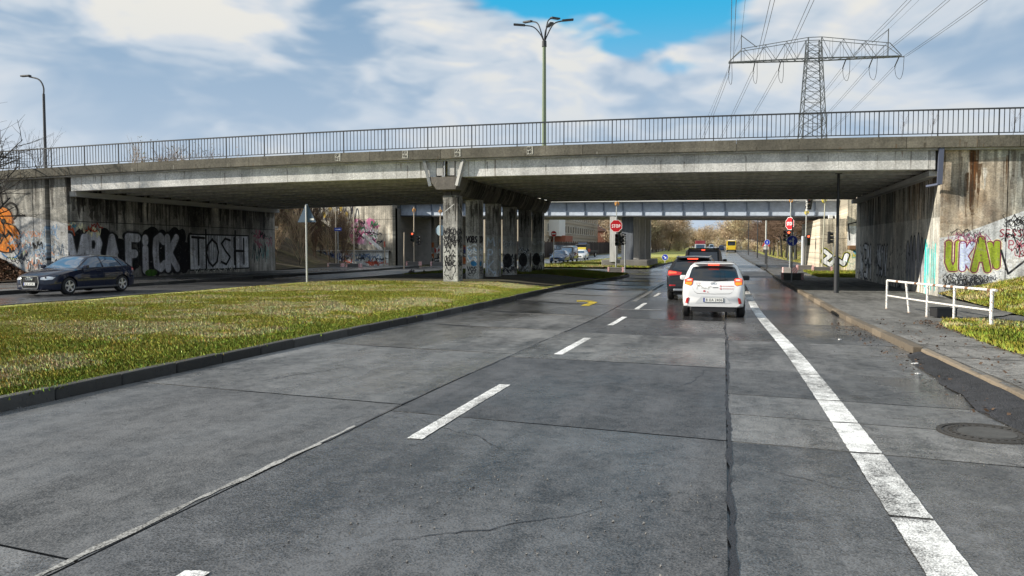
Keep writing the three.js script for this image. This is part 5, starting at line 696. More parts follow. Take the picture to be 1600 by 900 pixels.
{ // stop sign on the island nose
  let o = thing('stop_sign_pole', 'tall signal pole on the island nose with a red stop sign facing the traffic', 'traffic sign', at(-7.55, -57.2, .02)); mesh('pole', rod([0, 0, 0], [.03, 5.3, 0], .05, .04, 10), poleM, o); disc(o, 'stop_plate', stopMat, .94, 3.35, .06, 8, Math.PI / 8); coil(o, 4.95); head(o, .08, 2.35, .12, 0); head(o, .45, 2.4, .05, .9); foot(o, 1.1); mesh('bracket', bar([0, 2.5, .03], [.45, 2.5, .03], .03), blackP, o);
  o = thing('signal_post', 'slim grey post standing beside the stop sign pole', 'post', at(-7.0, -58.0, .02)); mesh('pole', rod([0, 0, 0], [0, 2.6, 0], .045, .045, 10), poleM, o); mesh('cap', cyl(.05, .03, .04, 10, 0, 2.6, 0), poleDark, o);
  o = thing('stop_sign_pole', 'signal pole on the right footway with a stop sign turned sideways above a red light', 'traffic sign', at(4.45, -58.6, .09), -.95); mesh('pole', rod([0, 0, 0], [0, 5.4, 0], .055, .045, 10), poleM, o); disc(o, 'stop_plate', stopMat, .94, 3.45, .06, 8, Math.PI / 8); coil(o, 5.1); foot(o, 1.0); head(o, 0, 2.55, .14, .95, 0); head(o, -.25, 2.6, .0, -.3);
  o = thing('direction_sign', 'round blue sign with white left and straight arrows on a thin pole by the kerb', 'traffic sign', at(3.55, -45.4, .09)); mesh('pole', rod([0, 0, 0], [0, 3.35, 0], .032, .032, 8), poleM, o); disc(o, 'arrow_plate', leftUpMat, .58, 2.2, .04); mesh('cap', cyl(.034, .02, .03, 8, 0, 3.35, 0), poleDark, o);
  o = thing('counterweight_foot', 'striped counterweight block beside the blue arrow sign', 'barrier', at(3.75, -47.6, .1)); foot(o, 1.15);
  o = thing('keep_right_sign', 'low round blue sign with a white diagonal arrow on the far island', 'traffic sign', at(-6.25, -88, .12)); mesh('pole', rod([0, 0, 0], [0, .4, 0], .04, .04, 8), whiteP, o); disc(o, 'arrow_plate', keepMat, .68, .62, .03);
  o = thing('no_entry_sign', 'red no entry sign on a slim pale pole beside the far lanes', 'traffic sign', at(-17.4, -82, .1)); mesh('pole', rod([0, 0, 0], [0, 3.4, 0], .04, .04, 8), whiteP, o); disc(o, 'plate', noEntryMat, .62, 3.15, .05);
  o = thing('street_lamp', 'pale curved lamp post on the island behind the pier columns', 'street lamp', at(-15.3, -67.6, .05)); mesh('pole', tube([[0, 0, 0], [0, 2.5, 0], [0, 5, 0], [.2, 5.6, 0], [.7, 5.8, 0]], .06, 24, 8), M([.5, .5, .4], .6, .2), o); mesh('lantern', rbox(.5, .1, .18, .03, .95, 5.8, 0), poleDark, o); mesh('sign_back', box(.5, .75, .02, -.25, 3.4, .08), M([.06, .13, .22], .5), o);
  o = thing('footway_sign', 'small round blue sign on a dark post at the footway edge', 'traffic sign', at(3.3, -66.5, .07)); mesh('pole', rod([0, 0, 0], [0, 2.2, 0], .045, .045, 8), poleDark, o); disc(o, 'plate', plainBlue, .42, 2.15, .05);
  o = thing('lamp_post', 'tall pale lamp post carrying a red and white triangular warning sign', 'lamp post', at(4.25, -88, .07)); mesh('pole', rod([0, 0, 0], [0, 9, 0], .10, .06, 10), M([.5, .5, .47], .6, .2), o); mesh('base_sleeve', rod([0, 0, 0], [0, 1.6, 0], .115, .11, 10), poleDark, o); mesh('warning_plate', flatUV(poly(octo(.5, 3, Math.PI / 2), .01, 'z'), .86).translate(0, 2.1, .12), warnMat, o); mesh('lantern', rbox(.7, .1, .25, .03, -.4, 9, 0), poleDark, o); mesh('sub_plate', box(.5, .25, .01, 0, 1.65, .12), whiteP, o);
  for (const [x, z, l] of [[5.4, -140, 'dark lamp post further along the tree lined footway'], [5.0, -178, 'dark lamp post standing near the yellow bus']]) { o = thing('lamp_post', l, 'lamp post', at(x, z, .05)); mesh('pole', rod([0, 0, 0], [0, 9, 0], .11, .07, 8), poleDark, o); mesh('lantern', rbox(.8, .12, .25, .03, -.45, 9, 0), poleDark, o); }
  o = thing('signal_pole', 'signal pole with a red light on the far right footway beside a grey sleeve', 'traffic light', at(6.0, -64.5, .09)); mesh('pole', rod([0, 0, 0], [.05, 6.2, 0], .055, .045, 10), poleM, o); mesh('grey_sleeve', rod([-.18, 0, 0], [-.18, 2.6, 0], .12, .12, 12), M([.5, .53, .58], .5, .3), o); head(o, .2, 2.3, .1, 0, 0); coil(o, 4.4, yellowM); foot(o, 1.2);
  o = thing('signal_pole', 'leaning signal pole with a yellow cable coil in front of the pale abutment', 'traffic light', at(6.75, -60.2, .1)); mesh('pole', rod([0, 0, 0], [.12, 5.3, 0], .05, .04, 10), M([.52, .50, .40], .6, .2), o); coil(o, 5.1, yellowM); head(o, .42, 2.45, 0, Math.PI / 2); mesh('bracket', [bar([.06, 2.65, 0], [.42, 2.65, 0], .03), bar([.06, 2.2, 0], [.42, 2.2, 0], .03)], blackP, o); foot(o, 1.3); mesh('side_post', rod([.75, 0, -.2], [.75, 2.6, -.2], .03, .03, 8), poleM, o);
  o = thing('signal_board', 'tilted signal head with white backing hanging on a bracket near the steel girder', 'traffic light', [5.9, 4.9, -60.6]); head(o, 0, 0, 0, -.9).rotation.z = -.22; mesh('backing_board', rbox(.12, 1.1, .42, .03, -.2, 0, -.1), whiteP, o); mesh('bracket', [bar([-.9, .1, 0], [0, .25, 0], .03), bar([-.9, .4, 0], [0, .25, 0], .03), bar([0, .2, 0], [.7, .35, 0], .03)], poleM, o);
  o = thing('black_post', 'slim black post rising to the bridge soffit on the right footway', 'post', at(4.35, -33.9, .09)); mesh('pole', rod([0, 1.4, 0], [0, 4.75, 0], .06, .055, 10), poleDark, o); mesh('base_sleeve', rod([0, 0, 0], [0, 1.4, 0], .1, .1, 10), poleDark, o); mesh('top_plate', box(.24, .02, .24, 0, 4.75, 0), poleDark, o);
  // left side
  o = thing('give_way_sign', 'grey back of a triangular sign on a pale pole at the median edge', 'traffic sign', at(-18.3, -32.3, .14)); mesh('pole', rod([0, 0, 0], [0, 3.5, 0], .042, .042, 10), M([.52, .53, .53], .5, .4), o); mesh('sign_back', poly([[-.47, 2.72], [.47, 2.72], [.04, 3.54], [-.04, 3.54]], .012, 'z').translate(0, 0, -.06), M([.05, .085, .13], .6, .1), o); mesh('sticker', box(.2, .08, .004, .26, 2.85, -.044), whiteP, o);
  const pair = (x, z, h, l, f) => { const q = thing('signal_pole', l, 'pole', at(x, z, .02)); mesh('pole', rod([0, 0, 0], [.04, h, 0], .06, .045, 8), M([.50, .42, .32], .7, .1), q); f?.(q); return q; };
  pair(-31.3, -60.0, 5.2, 'slim pole with a blue one way sign before the low graffiti wall', (q) => { mesh('sign_plate', box(.66, .26, .012, .25, 3.2, .05), oneWayMat, q); foot(q, 1.3); mesh('second_tube', rod([.22, 0, 0], [.22, 3.2, 0], .035, .035, 8), poleM, q); });
  pair(-29.3, -59.3, 5.2, 'slim pole on a striped foot in front of the blue graffiti', (q) => foot(q, 1.2)); pair(-28.6, -63.8, 3.0, 'thin pole with faded red tape beside the low graffiti wall', (q) => mesh('tape', rod([.01, 1.7, 0], [.01, 2.2, 0], .07, .07, 8), M([.5, .12, .08], .8), q));
  pair(-24.6, -58.6, 2.9, 'short grey post at the edge of the left lanes', (q) => mesh('cap', cyl(.06, .03, .04, 8, .04, 2.9, 0), poleDark, q));
  pair(-27.0, -66.6, 5.3, 'signal pole with an orange cable coil and small red light on the left', (q) => { coil(q, 5.0); foot(q, 1.3); head(q, -.05, 2.6, .1, 0, 0); head(q, .4, 2.3, 0, 1.4); }); pair(-24.7, -67.2, 5.3, 'signal pole carrying the pale back of an octagonal sign on the left', (q) => { coil(q, 4.9); foot(q, 1.7); mesh('sign_back', poly(octo(.5, 8, Math.PI / 8), .012, 'z').translate(.03, 3.2, -.07), M([.42, .55, .62], .5, .2), q); });
  o = thing('name_board', 'small white board on a thin post among the bare shrubs', 'sign', at(-35.5, -57.5, .3)); mesh('pole', rod([0, 0, 0], [0, 2.9, 0], .03, .03, 8), poleM, o); mesh('board', box(.75, .3, .03, 0, 3.0, .03), whiteP, o); mesh('bracket', box(.2, .3, .03, 0, 2.65, .03), poleM, o);
  o = thing('road_sign_board', 'dark back of a wide road sign far off on the bend', 'sign', at(-20.6, -212, .1)); mesh('post', [rod([-.9, 0, 0], [-.9, 4.4, 0], .06), rod([.9, 0, 0], [.9, 4.4, 0], .06)], poleM, o); mesh('panel', box(2.8, 1.9, .06, 0, 3.6, .08), M([.03, .05, .08], .6), o); o = thing('road_sign_board', 'teal backed sign beside the white truck on the far lanes', 'sign', at(-17.6, -158, .1)); mesh('post', rod([0, 0, 0], [0, 3.2, 0], .05), poleM, o); mesh('panel', box(.9, 1.5, .05, 0, 2.9, .06), M([.10, .26, .30], .6), o);
}
// lamps on the bridge
{
  const o = thing('bridge_lamp', 'tall green lamp post with five dark lanterns on the bridge', 'street lamp', [-9.35, 5.75, -41.5]); mesh('pole', rod([0, 0, 0], [0, 6.9, 0], .13, .09, 12), greenPole, o); mesh('collar', cyl(.13, .12, .3, 12, 0, 6.6, 0), poleDark, o);
  for (const [a, r, y] of [[.25, 1.05, 7.95], [1.0, .6, 8.2], [2.6, 1.0, 8.1], [3.35, 1.15, 7.75], [5.3, .5, 7.55]]) { const x = Math.cos(a), z = -Math.sin(a) * .8; const arm = mesh('arm', tube([[0, 6.8, 0], [x * r * .15, 7.2, z * r * .15], [x * r * .5, lerp(7.2, y, .8), z * r * .5], [x * r, y, z * r]], .035, 14, 6), poleDark, o); const l = mesh('lantern', rbox(.62, .09, .22, .03, .3, 0, 0).rotateZ(.08), poleDark, arm); l.position.set(x * r * .9, y, z * r * .9); l.rotation.y = a; }
  const p = thing('bridge_lamp', 'dark single arm lamp post at the far left end of the bridge', 'street lamp', [-49.2, 5.2, -48.6]); mesh('pole', rod([0, 0, 0], [0, 8.0, 0], .12, .09, 10), poleDark, p); mesh('upper_pole', tube([[0, 7.9, 0], [0, 8.5, 0], [-.35, 9.05, 0], [-1.3, 9.35, 0]], .055, 18, 8), poleDark, p); mesh('lantern', rbox(.85, .12, .26, .04, -1.6, 9.42, 0).rotateZ(0), poleDark, p);
}
// white tubular guard rail on the right
{
  const rail = thing('guard_rail', 'chipped white tubular guard rail along the right footway', 'railing'), rm = (() => { const t = ntex(256, (x, y) => { const a = fbm(x * 10, y * 10, 4, 10, 7), b = vn(x * 60, y * 60, 60, 3); return a > .6 && b > .3 ? [.38, .2, .12] : [.9 - (b > .9 ? .3 : 0), .9 - (b > .9 ? .32 : 0), .87 - (b > .9 ? .34 : 0)]; }, 1); t.repeat.set(1, 5); return M([.86, .86, .86], .6, 0, { map: t }); })();
  const A = [4.62, -25.2], B = [5.58, -19.1], P = (t) => { const x = lerp(A[0], B[0], t), z = lerp(A[1], B[1], t); return [x, gy(x, z) + .07, z]; };
  const top = (t) => { const p = P(t); return [p[0], p[1] + .86, p[2]]; }, mid = (t) => { const p = P(t); return [p[0], p[1] + .42, p[2]]; };
  const ts = [0, .23, .46, .71, 1];
  ts.forEach((t, i) => { const p = P(t), q = top(t), g = rod([p[0] + (i === 1 ? .1 : 0), p[1] - .05, p[2]], [q[0], q[1], q[2]], i === 4 ? .04 : .03, i === 4 ? .04 : .03, 10); mesh('post', g, rm, rail); mesh('base_collar', cyl(.06, .055, .05, 10, p[0] + (i === 1 ? .1 : 0), p[1] - .02, p[2]), rustM, rail); });
  for (let i = 0; i < 4; i++) { mesh('top_tube', rod(top(ts[i]), top(ts[i + 1] + (i === 3 ? .03 : 0)), .031, .031, 10), rm, rail); mesh('mid_tube', rod(mid(ts[i]), mid(ts[i + 1]), .024, .024, 10), rm, rail); }
  for (const t of [.12, .33, .52, .62, .68, .8, .97]) mesh('rust_band', rod(top(t), top(t + .025), .0322, .0322, 10), rustM, rail);
  const bx = thing('black_crate', 'small black open crate lying in the grass by the guard rail', 'crate', [5.42, gy(5.4, -22.3) + .12, -22.3], .3); mesh('base', box(.5, .03, .32, 0, .02, 0), blackP, bx); for (const [w, d, x, z] of [[.5, .02, 0, .16], [.5, .02, 0, -.16], [.02, .32, .25, 0], [.02, .32, -.25, 0]]) mesh('side', box(w, .2, d, x, .12, z), blackP, bx); mesh('rim', [box(.54, .03, .03, 0, .22, .165), box(.54, .03, .03, 0, .22, -.165)], poleDark, bx);
}
// manhole, litter, stick, pigeons
{
  const mh = thing('manhole_cover', 'round iron manhole cover with a concrete centre set in the right strip', 'manhole cover', [2.3, gy(2.3, -7.9) + .002, -7.9]); const iron = M([.06, .055, .05], .7, .3, { bumpMap: grit, bumpScale: .01 });
  const ringG = (a, b, y) => new THREE.LatheGeometry([[a, 0], [a, y], [b, y], [b, 0]].map((p) => new THREE.Vector2(...p)), 48); mesh('frame', ringG(.36, .405, .008), iron, mh); mesh('cover_ring', ringG(.24, .345, .006), iron, mh); mesh('concrete_centre', new THREE.CylinderGeometry(.235, .235, .008, 40).translate(0, .003, 0), kerbMat[2], mh); for (let k = 0; k < 28; k++) mesh('stud', box(.03, .006, .018, .295, .009, 0).rotateY(k / 28 * 6.283), iron, mh);
  const crum = (s, sd) => { const g = new THREE.IcosahedronGeometry(s, 2), p = g.attributes.position; for (let i = 0; i < p.count; i++) { const k = .6 + .8 * vn(p.getX(i) / s * 3 + sd, p.getZ(i) / s * 3 + p.getY(i) / s * 2, 256, sd); p.setXYZ(i, p.getX(i) * k * 1.4, Math.max(0, p.getY(i) * k * .5 + s * .3), p.getZ(i) * k); } g.computeVertexNormals(); return g; };
  for (const [x, z, s, l] of [[2.75, -12.8, .035, 'crumpled clear wrapper lying by the dark asphalt patch'], [2.55, -11.7, .022, 'scrap of white paper on the road near the kerb end'], [2.2, -16.5, .025, 'white crumpled litter on the road beside the tan kerb']]) tag(mesh('litter', crum(s, Math.round(s * 900 + z)), M([.5, .5, .5], .5), undefined), l, 'litter').position.set(x, gy(x, z) + .004, z);
  const st = thing('dead_branch', 'pale dead branch lying on the grass at the footway edge', 'branch', [5.55, gy(5.5, -15.8) + .12, -15.8]); mesh('stem', tube([[-.5, 0, .1], [-.1, .05, 0], [.4, .04, .05], [1.2, .07, -.1]], .025, 18, 6), M([.5, .46, .4], .9), st); mesh('twig', tube([[.1, .05, 0], [.4, .1, .2], [.7, .06, .35]], .012, 10, 5), M([.45, .4, .34], .9), st);
  const bird = (() => { const pr = [[0, -.17], [.018, -.16], [.03, -.09], [.058, -.03], [.062, .03], [.045, .08], [.026, .11], [.03, .135], [.026, .16], [.008, .175], [0, .19]].map((p) => new THREE.Vector2(...p)); const g = new THREE.LatheGeometry(pr, 12).rotateX(Math.PI / 2).scale(.9, 1, 1), p = g.attributes.position; for (let i = 0; i < p.count; i++) { const z = p.getZ(i); p.setY(i, p.getY(i) + .11 + sm(.06, .14, z) * .09 - sm(-.05, -.17, z) * .03); if (z > .1) p.setZ(i, z - .03); } g.computeVertexNormals(); return g; })();
  [[-20.6, -50.2, 1], [-19.9, -48.6, 2.2], [-19.5, -49.9, .4], [-19.3, -47.4, 2.8]].forEach(([x, z, a]) => { const b = thing('pigeon', 'dark grey pigeon standing on the road beside the pier', 'pigeon', at(x, z, 0), a, 'pigeons on the road by the pier'); mesh('body', bird, M([.07, .07, .08], .8), b); for (const s of [-1, 1]) mesh('leg', rod([s * .02, 0, 0], [s * .02, .08, 0], .006, .006, 5), M([.3, .1, .08], .8), b); b.scale.setScalar(1.25); });
}
// ---------------------------------------------------------------- pylons and cables
{
  const steel = M([.13, .14, .145], .6, .4);
  function pylon(label, pos, turn) {
    const o = thing('pylon', label, 'pylon', pos, turn), hw = (y) => (1.9 + (26.6 - y) * .113) / 2, legs = [], brace = [];
    for (const [sx, sz] of [[-1, -1], [1, -1], [1, 1], [-1, 1]]) mesh('leg', bar([sx * hw(0), 0, sz * hw(0)], [sx * .8, 29.2, sz * .8], .11), steel, o);
    let y = 0; while (y < 28.6) { const h = Math.max(1.1, hw(y) * 1.15), y2 = Math.min(29, y + h), a = hw(y), b = y2 > 26.6 ? .85 : hw(y2); for (let k = 0; k < 4; k++) { const c = (q, r) => [[-r, -r], [r, -r], [r, r], [-r, r]][q % 4]; const p = c(k, a), q = c(k + 1, b), p2 = c(k + 1, a), q2 = c(k, b); brace.push(bar([p[0], y, p[1]], [q[0], y2, q[1]], .055), bar([p2[0], y, p2[1]], [q2[0], y2, q2[1]], .055), bar([q2[0], y2, q2[1]], [q[0], y2, q[1]], .05)); } y = y2; }
    for (const z of [-.8, .8]) brace.push(bar([-.9, 29.3, z], [.9, 29.3, z], .08), bar([-.9, 26.6, z], [.9, 26.6, z], .13), bar([-.85, 29.3, z], [-.8, 26.6, z], .08), bar([.85, 29.3, z], [.8, 26.6, z], .08));
    mesh('bracing', brace, steel, o);
    for (const s of [-1, 1]) {
      const arm = [], top = (t) => lerp(29.3, 28.2, t), X = (t) => s * lerp(.85, 10.8, t);
      for (const z of [-.8, .8]) { const zf = (t) => z * (1 - .75 * sm(.75, 1, t)); arm.push(bar([X(0), 26.6, z], [X(1), 26.6, zf(1)], .15)); const N = 6; arm.push(bar([X(0), 29.3, z], [s * 9.2, 28.2, zf(.8)], .075), bar([s * 9.2, 28.2, zf(.8)], [X(1), 26.7, zf(1)], .07)); for (let k = 0; k < N; k++) { const a = k / N * .806, b = (k + 1) / N * .806; arm.push(bar([X(a), k % 2 ? 26.6 : top(a / .806), zf(a)], [X(b), k % 2 ? top(b / .806) : 26.6, zf(b)], .05), bar([X(b), 26.6, zf(b)], [X(b), top(b / .806), zf(b)], .03)); } }
      for (let k = 0; k <= 10; k++) { const a = k / 10; arm.push(bar([X(a), 26.6, -.8 * (1 - .75 * sm(.75, 1, a))], [X(Math.min(1, a + .1)), 26.6, .8 * (1 - .75 * sm(.75, 1, Math.min(1, a + .1)))], .05)); }
      mesh('cross_arm', arm, steel, o); mesh('earth_wire_horn', [bar([s * 9.2, 26.6, 0], [s * 9.2, 30.2, 0], .1), bar([s * 9.2, 30.1, 0], [s * 7.2, 28.5, 0], .08)], steel, o);
      for (const x of [4.1, 7.4, 10.6]) { mesh('insulator', [rod([s * x, 26.5, .3], [s * x, 26.1, 1.9], .07, .07, 6), rod([s * x, 26.5, -.3], [s * x, 25.7, -1.9], .07, .07, 6)], poleDark, o); mesh('jumper_loop', tube([[s * x, 26.1, 1.9], [s * x + .15, 24.3, 1], [s * x + .15, 23.7, 0], [s * x, 24.4, -1.2], [s * x, 25.7, -1.9]], .03, 16, 4), poleDark, o); }
    }
    return o;
  }
  const P1 = [11.0, gy(11, -111) - .1, -112], P2 = [-20.6, gy(-20, -377) - .1, -378], t1 = .1;
  pylon('lattice steel pylon with one wide cross arm rising behind the concrete bridge', P1, t1); pylon('distant lattice pylon standing behind the bare trees', P2, .1);
  const R = (p, t, x, z) => [p[0] + x * Math.cos(t) + z * Math.sin(t), p[2] - x * Math.sin(t) + z * Math.cos(t)], wire = M([.10, .10, .105], .5, .5);
  const run = (a, b, sag, r, n = 40) => { const pts = []; for (let i = 0; i <= n; i++) { const t = i / n; pts.push([lerp(a[0], b[0], t), lerp(a[1], b[1], t) - sag * 4 * t * (1 - t), lerp(a[2], b[2], t)]); } return tube(pts, r, n, 4); };
  for (const x of [-10.6, -7.4, -4.1, 4.1, 7.4, 10.6]) {
    const [ax, az] = R(P1, t1, x, 1.9), [bx, bz] = R(P1, t1, x, -1.9), [cx, cz] = R(P2, .1, x, 1.9), y = P1[1] + 26.1;
    tag(mesh('power_cable', [run([ax - .18, y, az], [ax - .5 + x * .05, y + 1.5, az + 290], 7, .026), run([ax + .18, y, az], [ax - .1 + x * .05, y + 1.5, az + 290], 7, .026)], wire), 'twin overhead cable running from the pylon towards the road', 'power cable', 'overhead cables in front of the pylon');
    tag(mesh('power_cable', [run([bx - .18, y - .4, bz], [cx - .18, P2[1] + 26, cz], 9, .026), run([bx + .18, y - .4, bz], [cx + .18, P2[1] + 26, cz], 9, .026)], wire), 'twin overhead cable running away from the pylon to the distant pylon', 'power cable', 'overhead cables behind the pylon');
  }
  for (const s of [-1, 1]) { const [ax, az] = R(P1, t1, s * 9.2, 0), [cx, cz] = R(P2, .1, s * 9.2, 0); tag(mesh('earth_wire', [run([ax, P1[1] + 30.1, az], [ax, P1[1] + 31, az + 290], 6, .018), run([ax, P1[1] + 30.1, az], [cx, P2[1] + 30, cz], 7, .018)], wire), 'thin earth wire from the tip of a pylon horn', 'power cable', 'earth wires on the pylon horns'); }
}
// ---------------------------------------------------------------- trees
const bark = M([.10, .075, .055], .95, 0, { bumpMap: conc, bumpScale: .02 }), barkGrey = M([.20, .17, .13], .95, 0), twigM = M([.15, .095, .065], .95), twigTan = M([.46, .34, .22], .95), barkDark = M([.035, .03, .026], .95);
function treeGeo(seed, o) {
  const r = rng(seed), trunk = [], crown = [], tips = [];
  const grow = (p, d, len, rad, lev) => {
    const n = lev === 0 ? 4 : lev === 1 ? 3 : 2; let q = p.clone(), dir = d.clone(); const pts = [q.clone()];
    for (let i = 0; i < n; i++) { dir.add(new THREE.Vector3((r() - .5) * o.wig, (r() - .5) * o.wig * .6 + (o.lift ?? .05), (r() - .5) * o.wig)).normalize(); const e = q.clone().addScaledVector(dir, len / n), ra = rad * (1 - .55 * i / n), rb = rad * (1 - .55 * (i + 1) / n); (lev < 1 ? trunk : crown).push(rod(q.toArray(), e.toArray(), ra, rb, lev === 0 ? 8 : lev === 1 ? 5 : 3)); q = e; pts.push(q.clone()); }
    if (lev >= o.levels) { tips.push(q); return; }
    const k = o.kids[lev] ?? 3;
    for (let i = 0; i < k; i++) { const f = lev === 0 ? lerp(o.first ?? .45, 1, (i + r()) / k) : lerp(.25, 1, (i + r()) / k), m = pts[Math.min(pts.length - 1, Math.max(0, Math.floor(f * n)))], m2 = pts[Math.min(pts.length - 1, Math.floor(f * n) + 1)], b = m.clone().lerp(m2, (f * n) % 1); const az = r() * 6.283, tilt = o.tilt * (.7 + r() * .6); const ax = new THREE.Vector3(Math.cos(az), 0, Math.sin(az)), nd = dir.clone().applyAxisAngle(ax.cross(dir).normalize(), tilt); nd.y += (o.droop ?? 0) * lev; grow(b, nd.normalize(), len * (o.ratio ?? .62) * (.75 + r() * .5), Math.max(o.minR ?? .008, rad * .5), lev + 1); }
  };
  grow(new THREE.Vector3(0, 0, 0), new THREE.Vector3((r() - .5) * .1, 1, (r() - .5) * .1), o.h * (o.trunk ?? .5), o.rad, 0);
  let leaves = null;
  if (o.leaf) { const g = []; for (const t of tips) for (let k = 0; k < o.leaf; k++) { const s = o.leafS * (.5 + r()); const l = new THREE.BufferGeometry(); const c = [t.x + (r() - .5) * o.spread, t.y + (r() - .5) * o.spread, t.z + (r() - .5) * o.spread], v = () => [(r() - .5) * s * 2, (r() - .5) * s * 2, (r() - .5) * s * 2], a = v(), b = v(), e = v(); l.setAttribute('position', new THREE.Float32BufferAttribute([...[0, 1, 2].map((i) => c[i] + a[i]), ...[0, 1, 2].map((i) => c[i] + b[i]), ...[0, 1, 2].map((i) => c[i] + e[i])], 3)); g.push(l); } leaves = mergeGeometries(g); leaves.computeVertexNormals(); }
  return { trunk: merge(trunk), crown: merge(crown), leaves };
}
const ORD = 'first second third fourth fifth sixth seventh eighth ninth tenth eleventh twelfth thirteenth fourteenth fifteenth sixteenth'.split(' ');
function tree(name, label, pos, G, tm, cm, lm, group, s = 1, turn = 0) { const o = thing(name, label, 'tree', pos, turn, group); mesh('trunk', G.trunk, tm, o); const c = mesh('crown', G.crown, cm, o); if (G.leaves) mesh('foliage', G.leaves, lm, c); o.scale.set(s, s, s); return o; }
{
  const lime = [1, 2, 3].map((k) => treeGeo(k * 11, { h: 10, trunk: .52, first: .5, rad: .2, wig: .25, levels: 4, kids: [11, 6, 6, 4], tilt: .95, ratio: .6, droop: -.02, lift: .02, minR: .018 }));
  const R = rng(71);
  for (let k = 0; k < 16; k++) tree('street_tree', `${ORD[k]} bare brown street tree of the footway row, counted from the pale abutment`, at(9.7 + (R() - .5) * .6, -95 - k * 10.2, .05), lime[k % 3], k % 3 ? barkDark : barkGrey, twigM, null, 'bare trees in a row along the footway', .85 + R() * .2, R() * 6);
  for (let k = 0; k < 8; k++) tree('street_tree', `${ORD[k]} bare tree of the row behind the footway trees, counted from the steel bridge`, at(15 + R() * 5, -100 - k * 16, .05), lime[k % 3], barkDark, twigM, null, 'bare trees behind the footway row', .9 + R() * .25, R() * 6);
  const tan = [4, 5, 6, 7].map((k) => treeGeo(k * 13, { h: 11, trunk: .5, first: .06, rad: .16, wig: .35, levels: 3, kids: [15, 7, 6], tilt: .6, ratio: .62, lift: .07, minR: .03, leaf: 5, leafS: .17, spread: 1.2 }));
  const lms = [M([.56, .44, .30], .9), M([.47, .38, .27], .9), M([.52, .45, .27], .9), M([.35, .29, .20], .9)];
  const B = (u, d) => { const a = (u - 800) / 1236.4 * d; return at(-d * Math.sin(YAW) + a * Math.cos(YAW), -d * Math.cos(YAW) - a * Math.sin(YAW)); };
  const put = (n, us, d0, d1, s0, s1, label, group) => { for (let k = 0; k < n; k++) { const u = lerp(us[0], us[1], (k + R() * .9) / n), i = Math.floor(R() * 4); tree('bare_tree', label, B(u, lerp(d0, d1, R())), tan[i], R() > .5 ? barkGrey : bark, twigTan, lms[Math.floor(R() * 4)], group, lerp(s0, s1, R()), R() * 6); } };
  put(22, [955, 1066], 225, 290, .85, 1.25, 'tan leaved winter tree in the belt left of the road behind the far lanes', 'tan trees behind the far lanes');
  put(24, [1030, 1146], 300, 380, .6, .95, 'tan winter tree closing the view at the end of the road', 'tan trees at the end of the road');
  put(8, [1138, 1176], 260, 330, .9, 1.3, 'yellowish winter tree behind the yellow bus', 'trees behind the bus'); put(5, [930, 985], 240, 300, 1.0, 1.3, 'brown winter tree behind the brick house', 'trees by the brick house');
  const bush = [61, 62, 63].map((k) => treeGeo(k, { h: 4.5, trunk: .35, first: .02, rad: .08, wig: .4, levels: 3, kids: [12, 6, 4], tilt: .85, ratio: .75, lift: .02, minR: .025, leaf: 4, leafS: .16, spread: 1 }));
  const bushes = (n, us, d0, d1, label, group) => { for (let k = 0; k < n; k++) tree('bush', label, B(lerp(us[0], us[1], (k + R()) / n), lerp(d0, d1, R())), bush[k % 3], bark, twigTan, lms[Math.floor(R() * 4)], group, .7 + R() * .5, R() * 6); };
  bushes(26, [950, 1070], 215, 285, 'low tan bush under the tree belt left of the road', 'bushes under the tan trees'); bushes(22, [1040, 1145], 290, 350, 'low tan bush at the end of the road', 'bushes at the end of the road'); bushes(8, [1140, 1176], 250, 300, 'low bush behind the yellow bus', 'bushes behind the bus'); bushes(14, [1176, 1262], 190, 250, 'low brown bush behind the footway trees', 'bushes behind the footway trees');
  const dark = treeGeo(99, { h: 9, trunk: .6, first: .15, rad: .2, wig: .25, levels: 3, kids: [12, 6, 4], tilt: .8, ratio: .5, lift: .03, minR: .02, leaf: 9, leafS: .2, spread: .9 }); const everM = M([.045, .06, .025], .9);
  for (const [u, d, s] of [[983, 215, .95], [993, 228, .8], [972, 205, .7]]) tree('evergreen_tree', 'dark evergreen tree standing in front of the tan tree belt', B(u, d), dark, barkDark, barkDark, everM, 'dark evergreens before the tan trees', s, R() * 6);
  const big = treeGeo(55, { h: 9.5, trunk: .5, first: .3, rad: .16, wig: .4, levels: 4, kids: [8, 5, 4, 3], tilt: .75, ratio: .62, lift: .06, minR: .006 });
  tree('bare_tree', 'large bare tree with fine dark twigs in front of the left wing wall', [-32.9, .3, -28.3], big, barkDark, barkDark, null, null, 1.0, 1.0);
  const saps = treeGeo(56, { h: 5, trunk: .6, first: .1, rad: .05, wig: .3, levels: 3, kids: [8, 5, 4], tilt: .5, ratio: .6, lift: .1, minR: .006 });
  for (const [x, z, s] of [[-38.5, -30.8, 1.2], [-54, -52.5, 1.1]]) tree('sapling', z < -50 ? 'thin bare sapling beside the single arm lamp' : 'thin bare sapling against the left wing wall', [x, z < -50 ? 5.2 : 1.4, z], saps, barkDark, barkDark, null, null, s, R() * 6);
  for (let k = 0; k < 7; k++) tree('bare_tree', 'brown bare treetop showing through the railing behind the bridge', [lerp(-64, -38, k / 6) + R() * 3, 1.5, -78 - R() * 14], tan[k % 4], bark, twigM, lms[1], 'treetops behind the bridge railing', .92 + R() * .18, R() * 6);
  // shrubs on the left behind the abutment
  const shrub = [21, 22, 23].map((k) => treeGeo(k, { h: 5.4, trunk: .62, first: .02, rad: .04, wig: .25, levels: 3, kids: [13, 6, 4], tilt: .36, ratio: .62, lift: .1, minR: .012, leaf: 1, leafS: .08, spread: .5 })), shL = [M([.30, .19, .08], .9), M([.16, .15, .05], .9), M([.24, .13, .06], .9)];
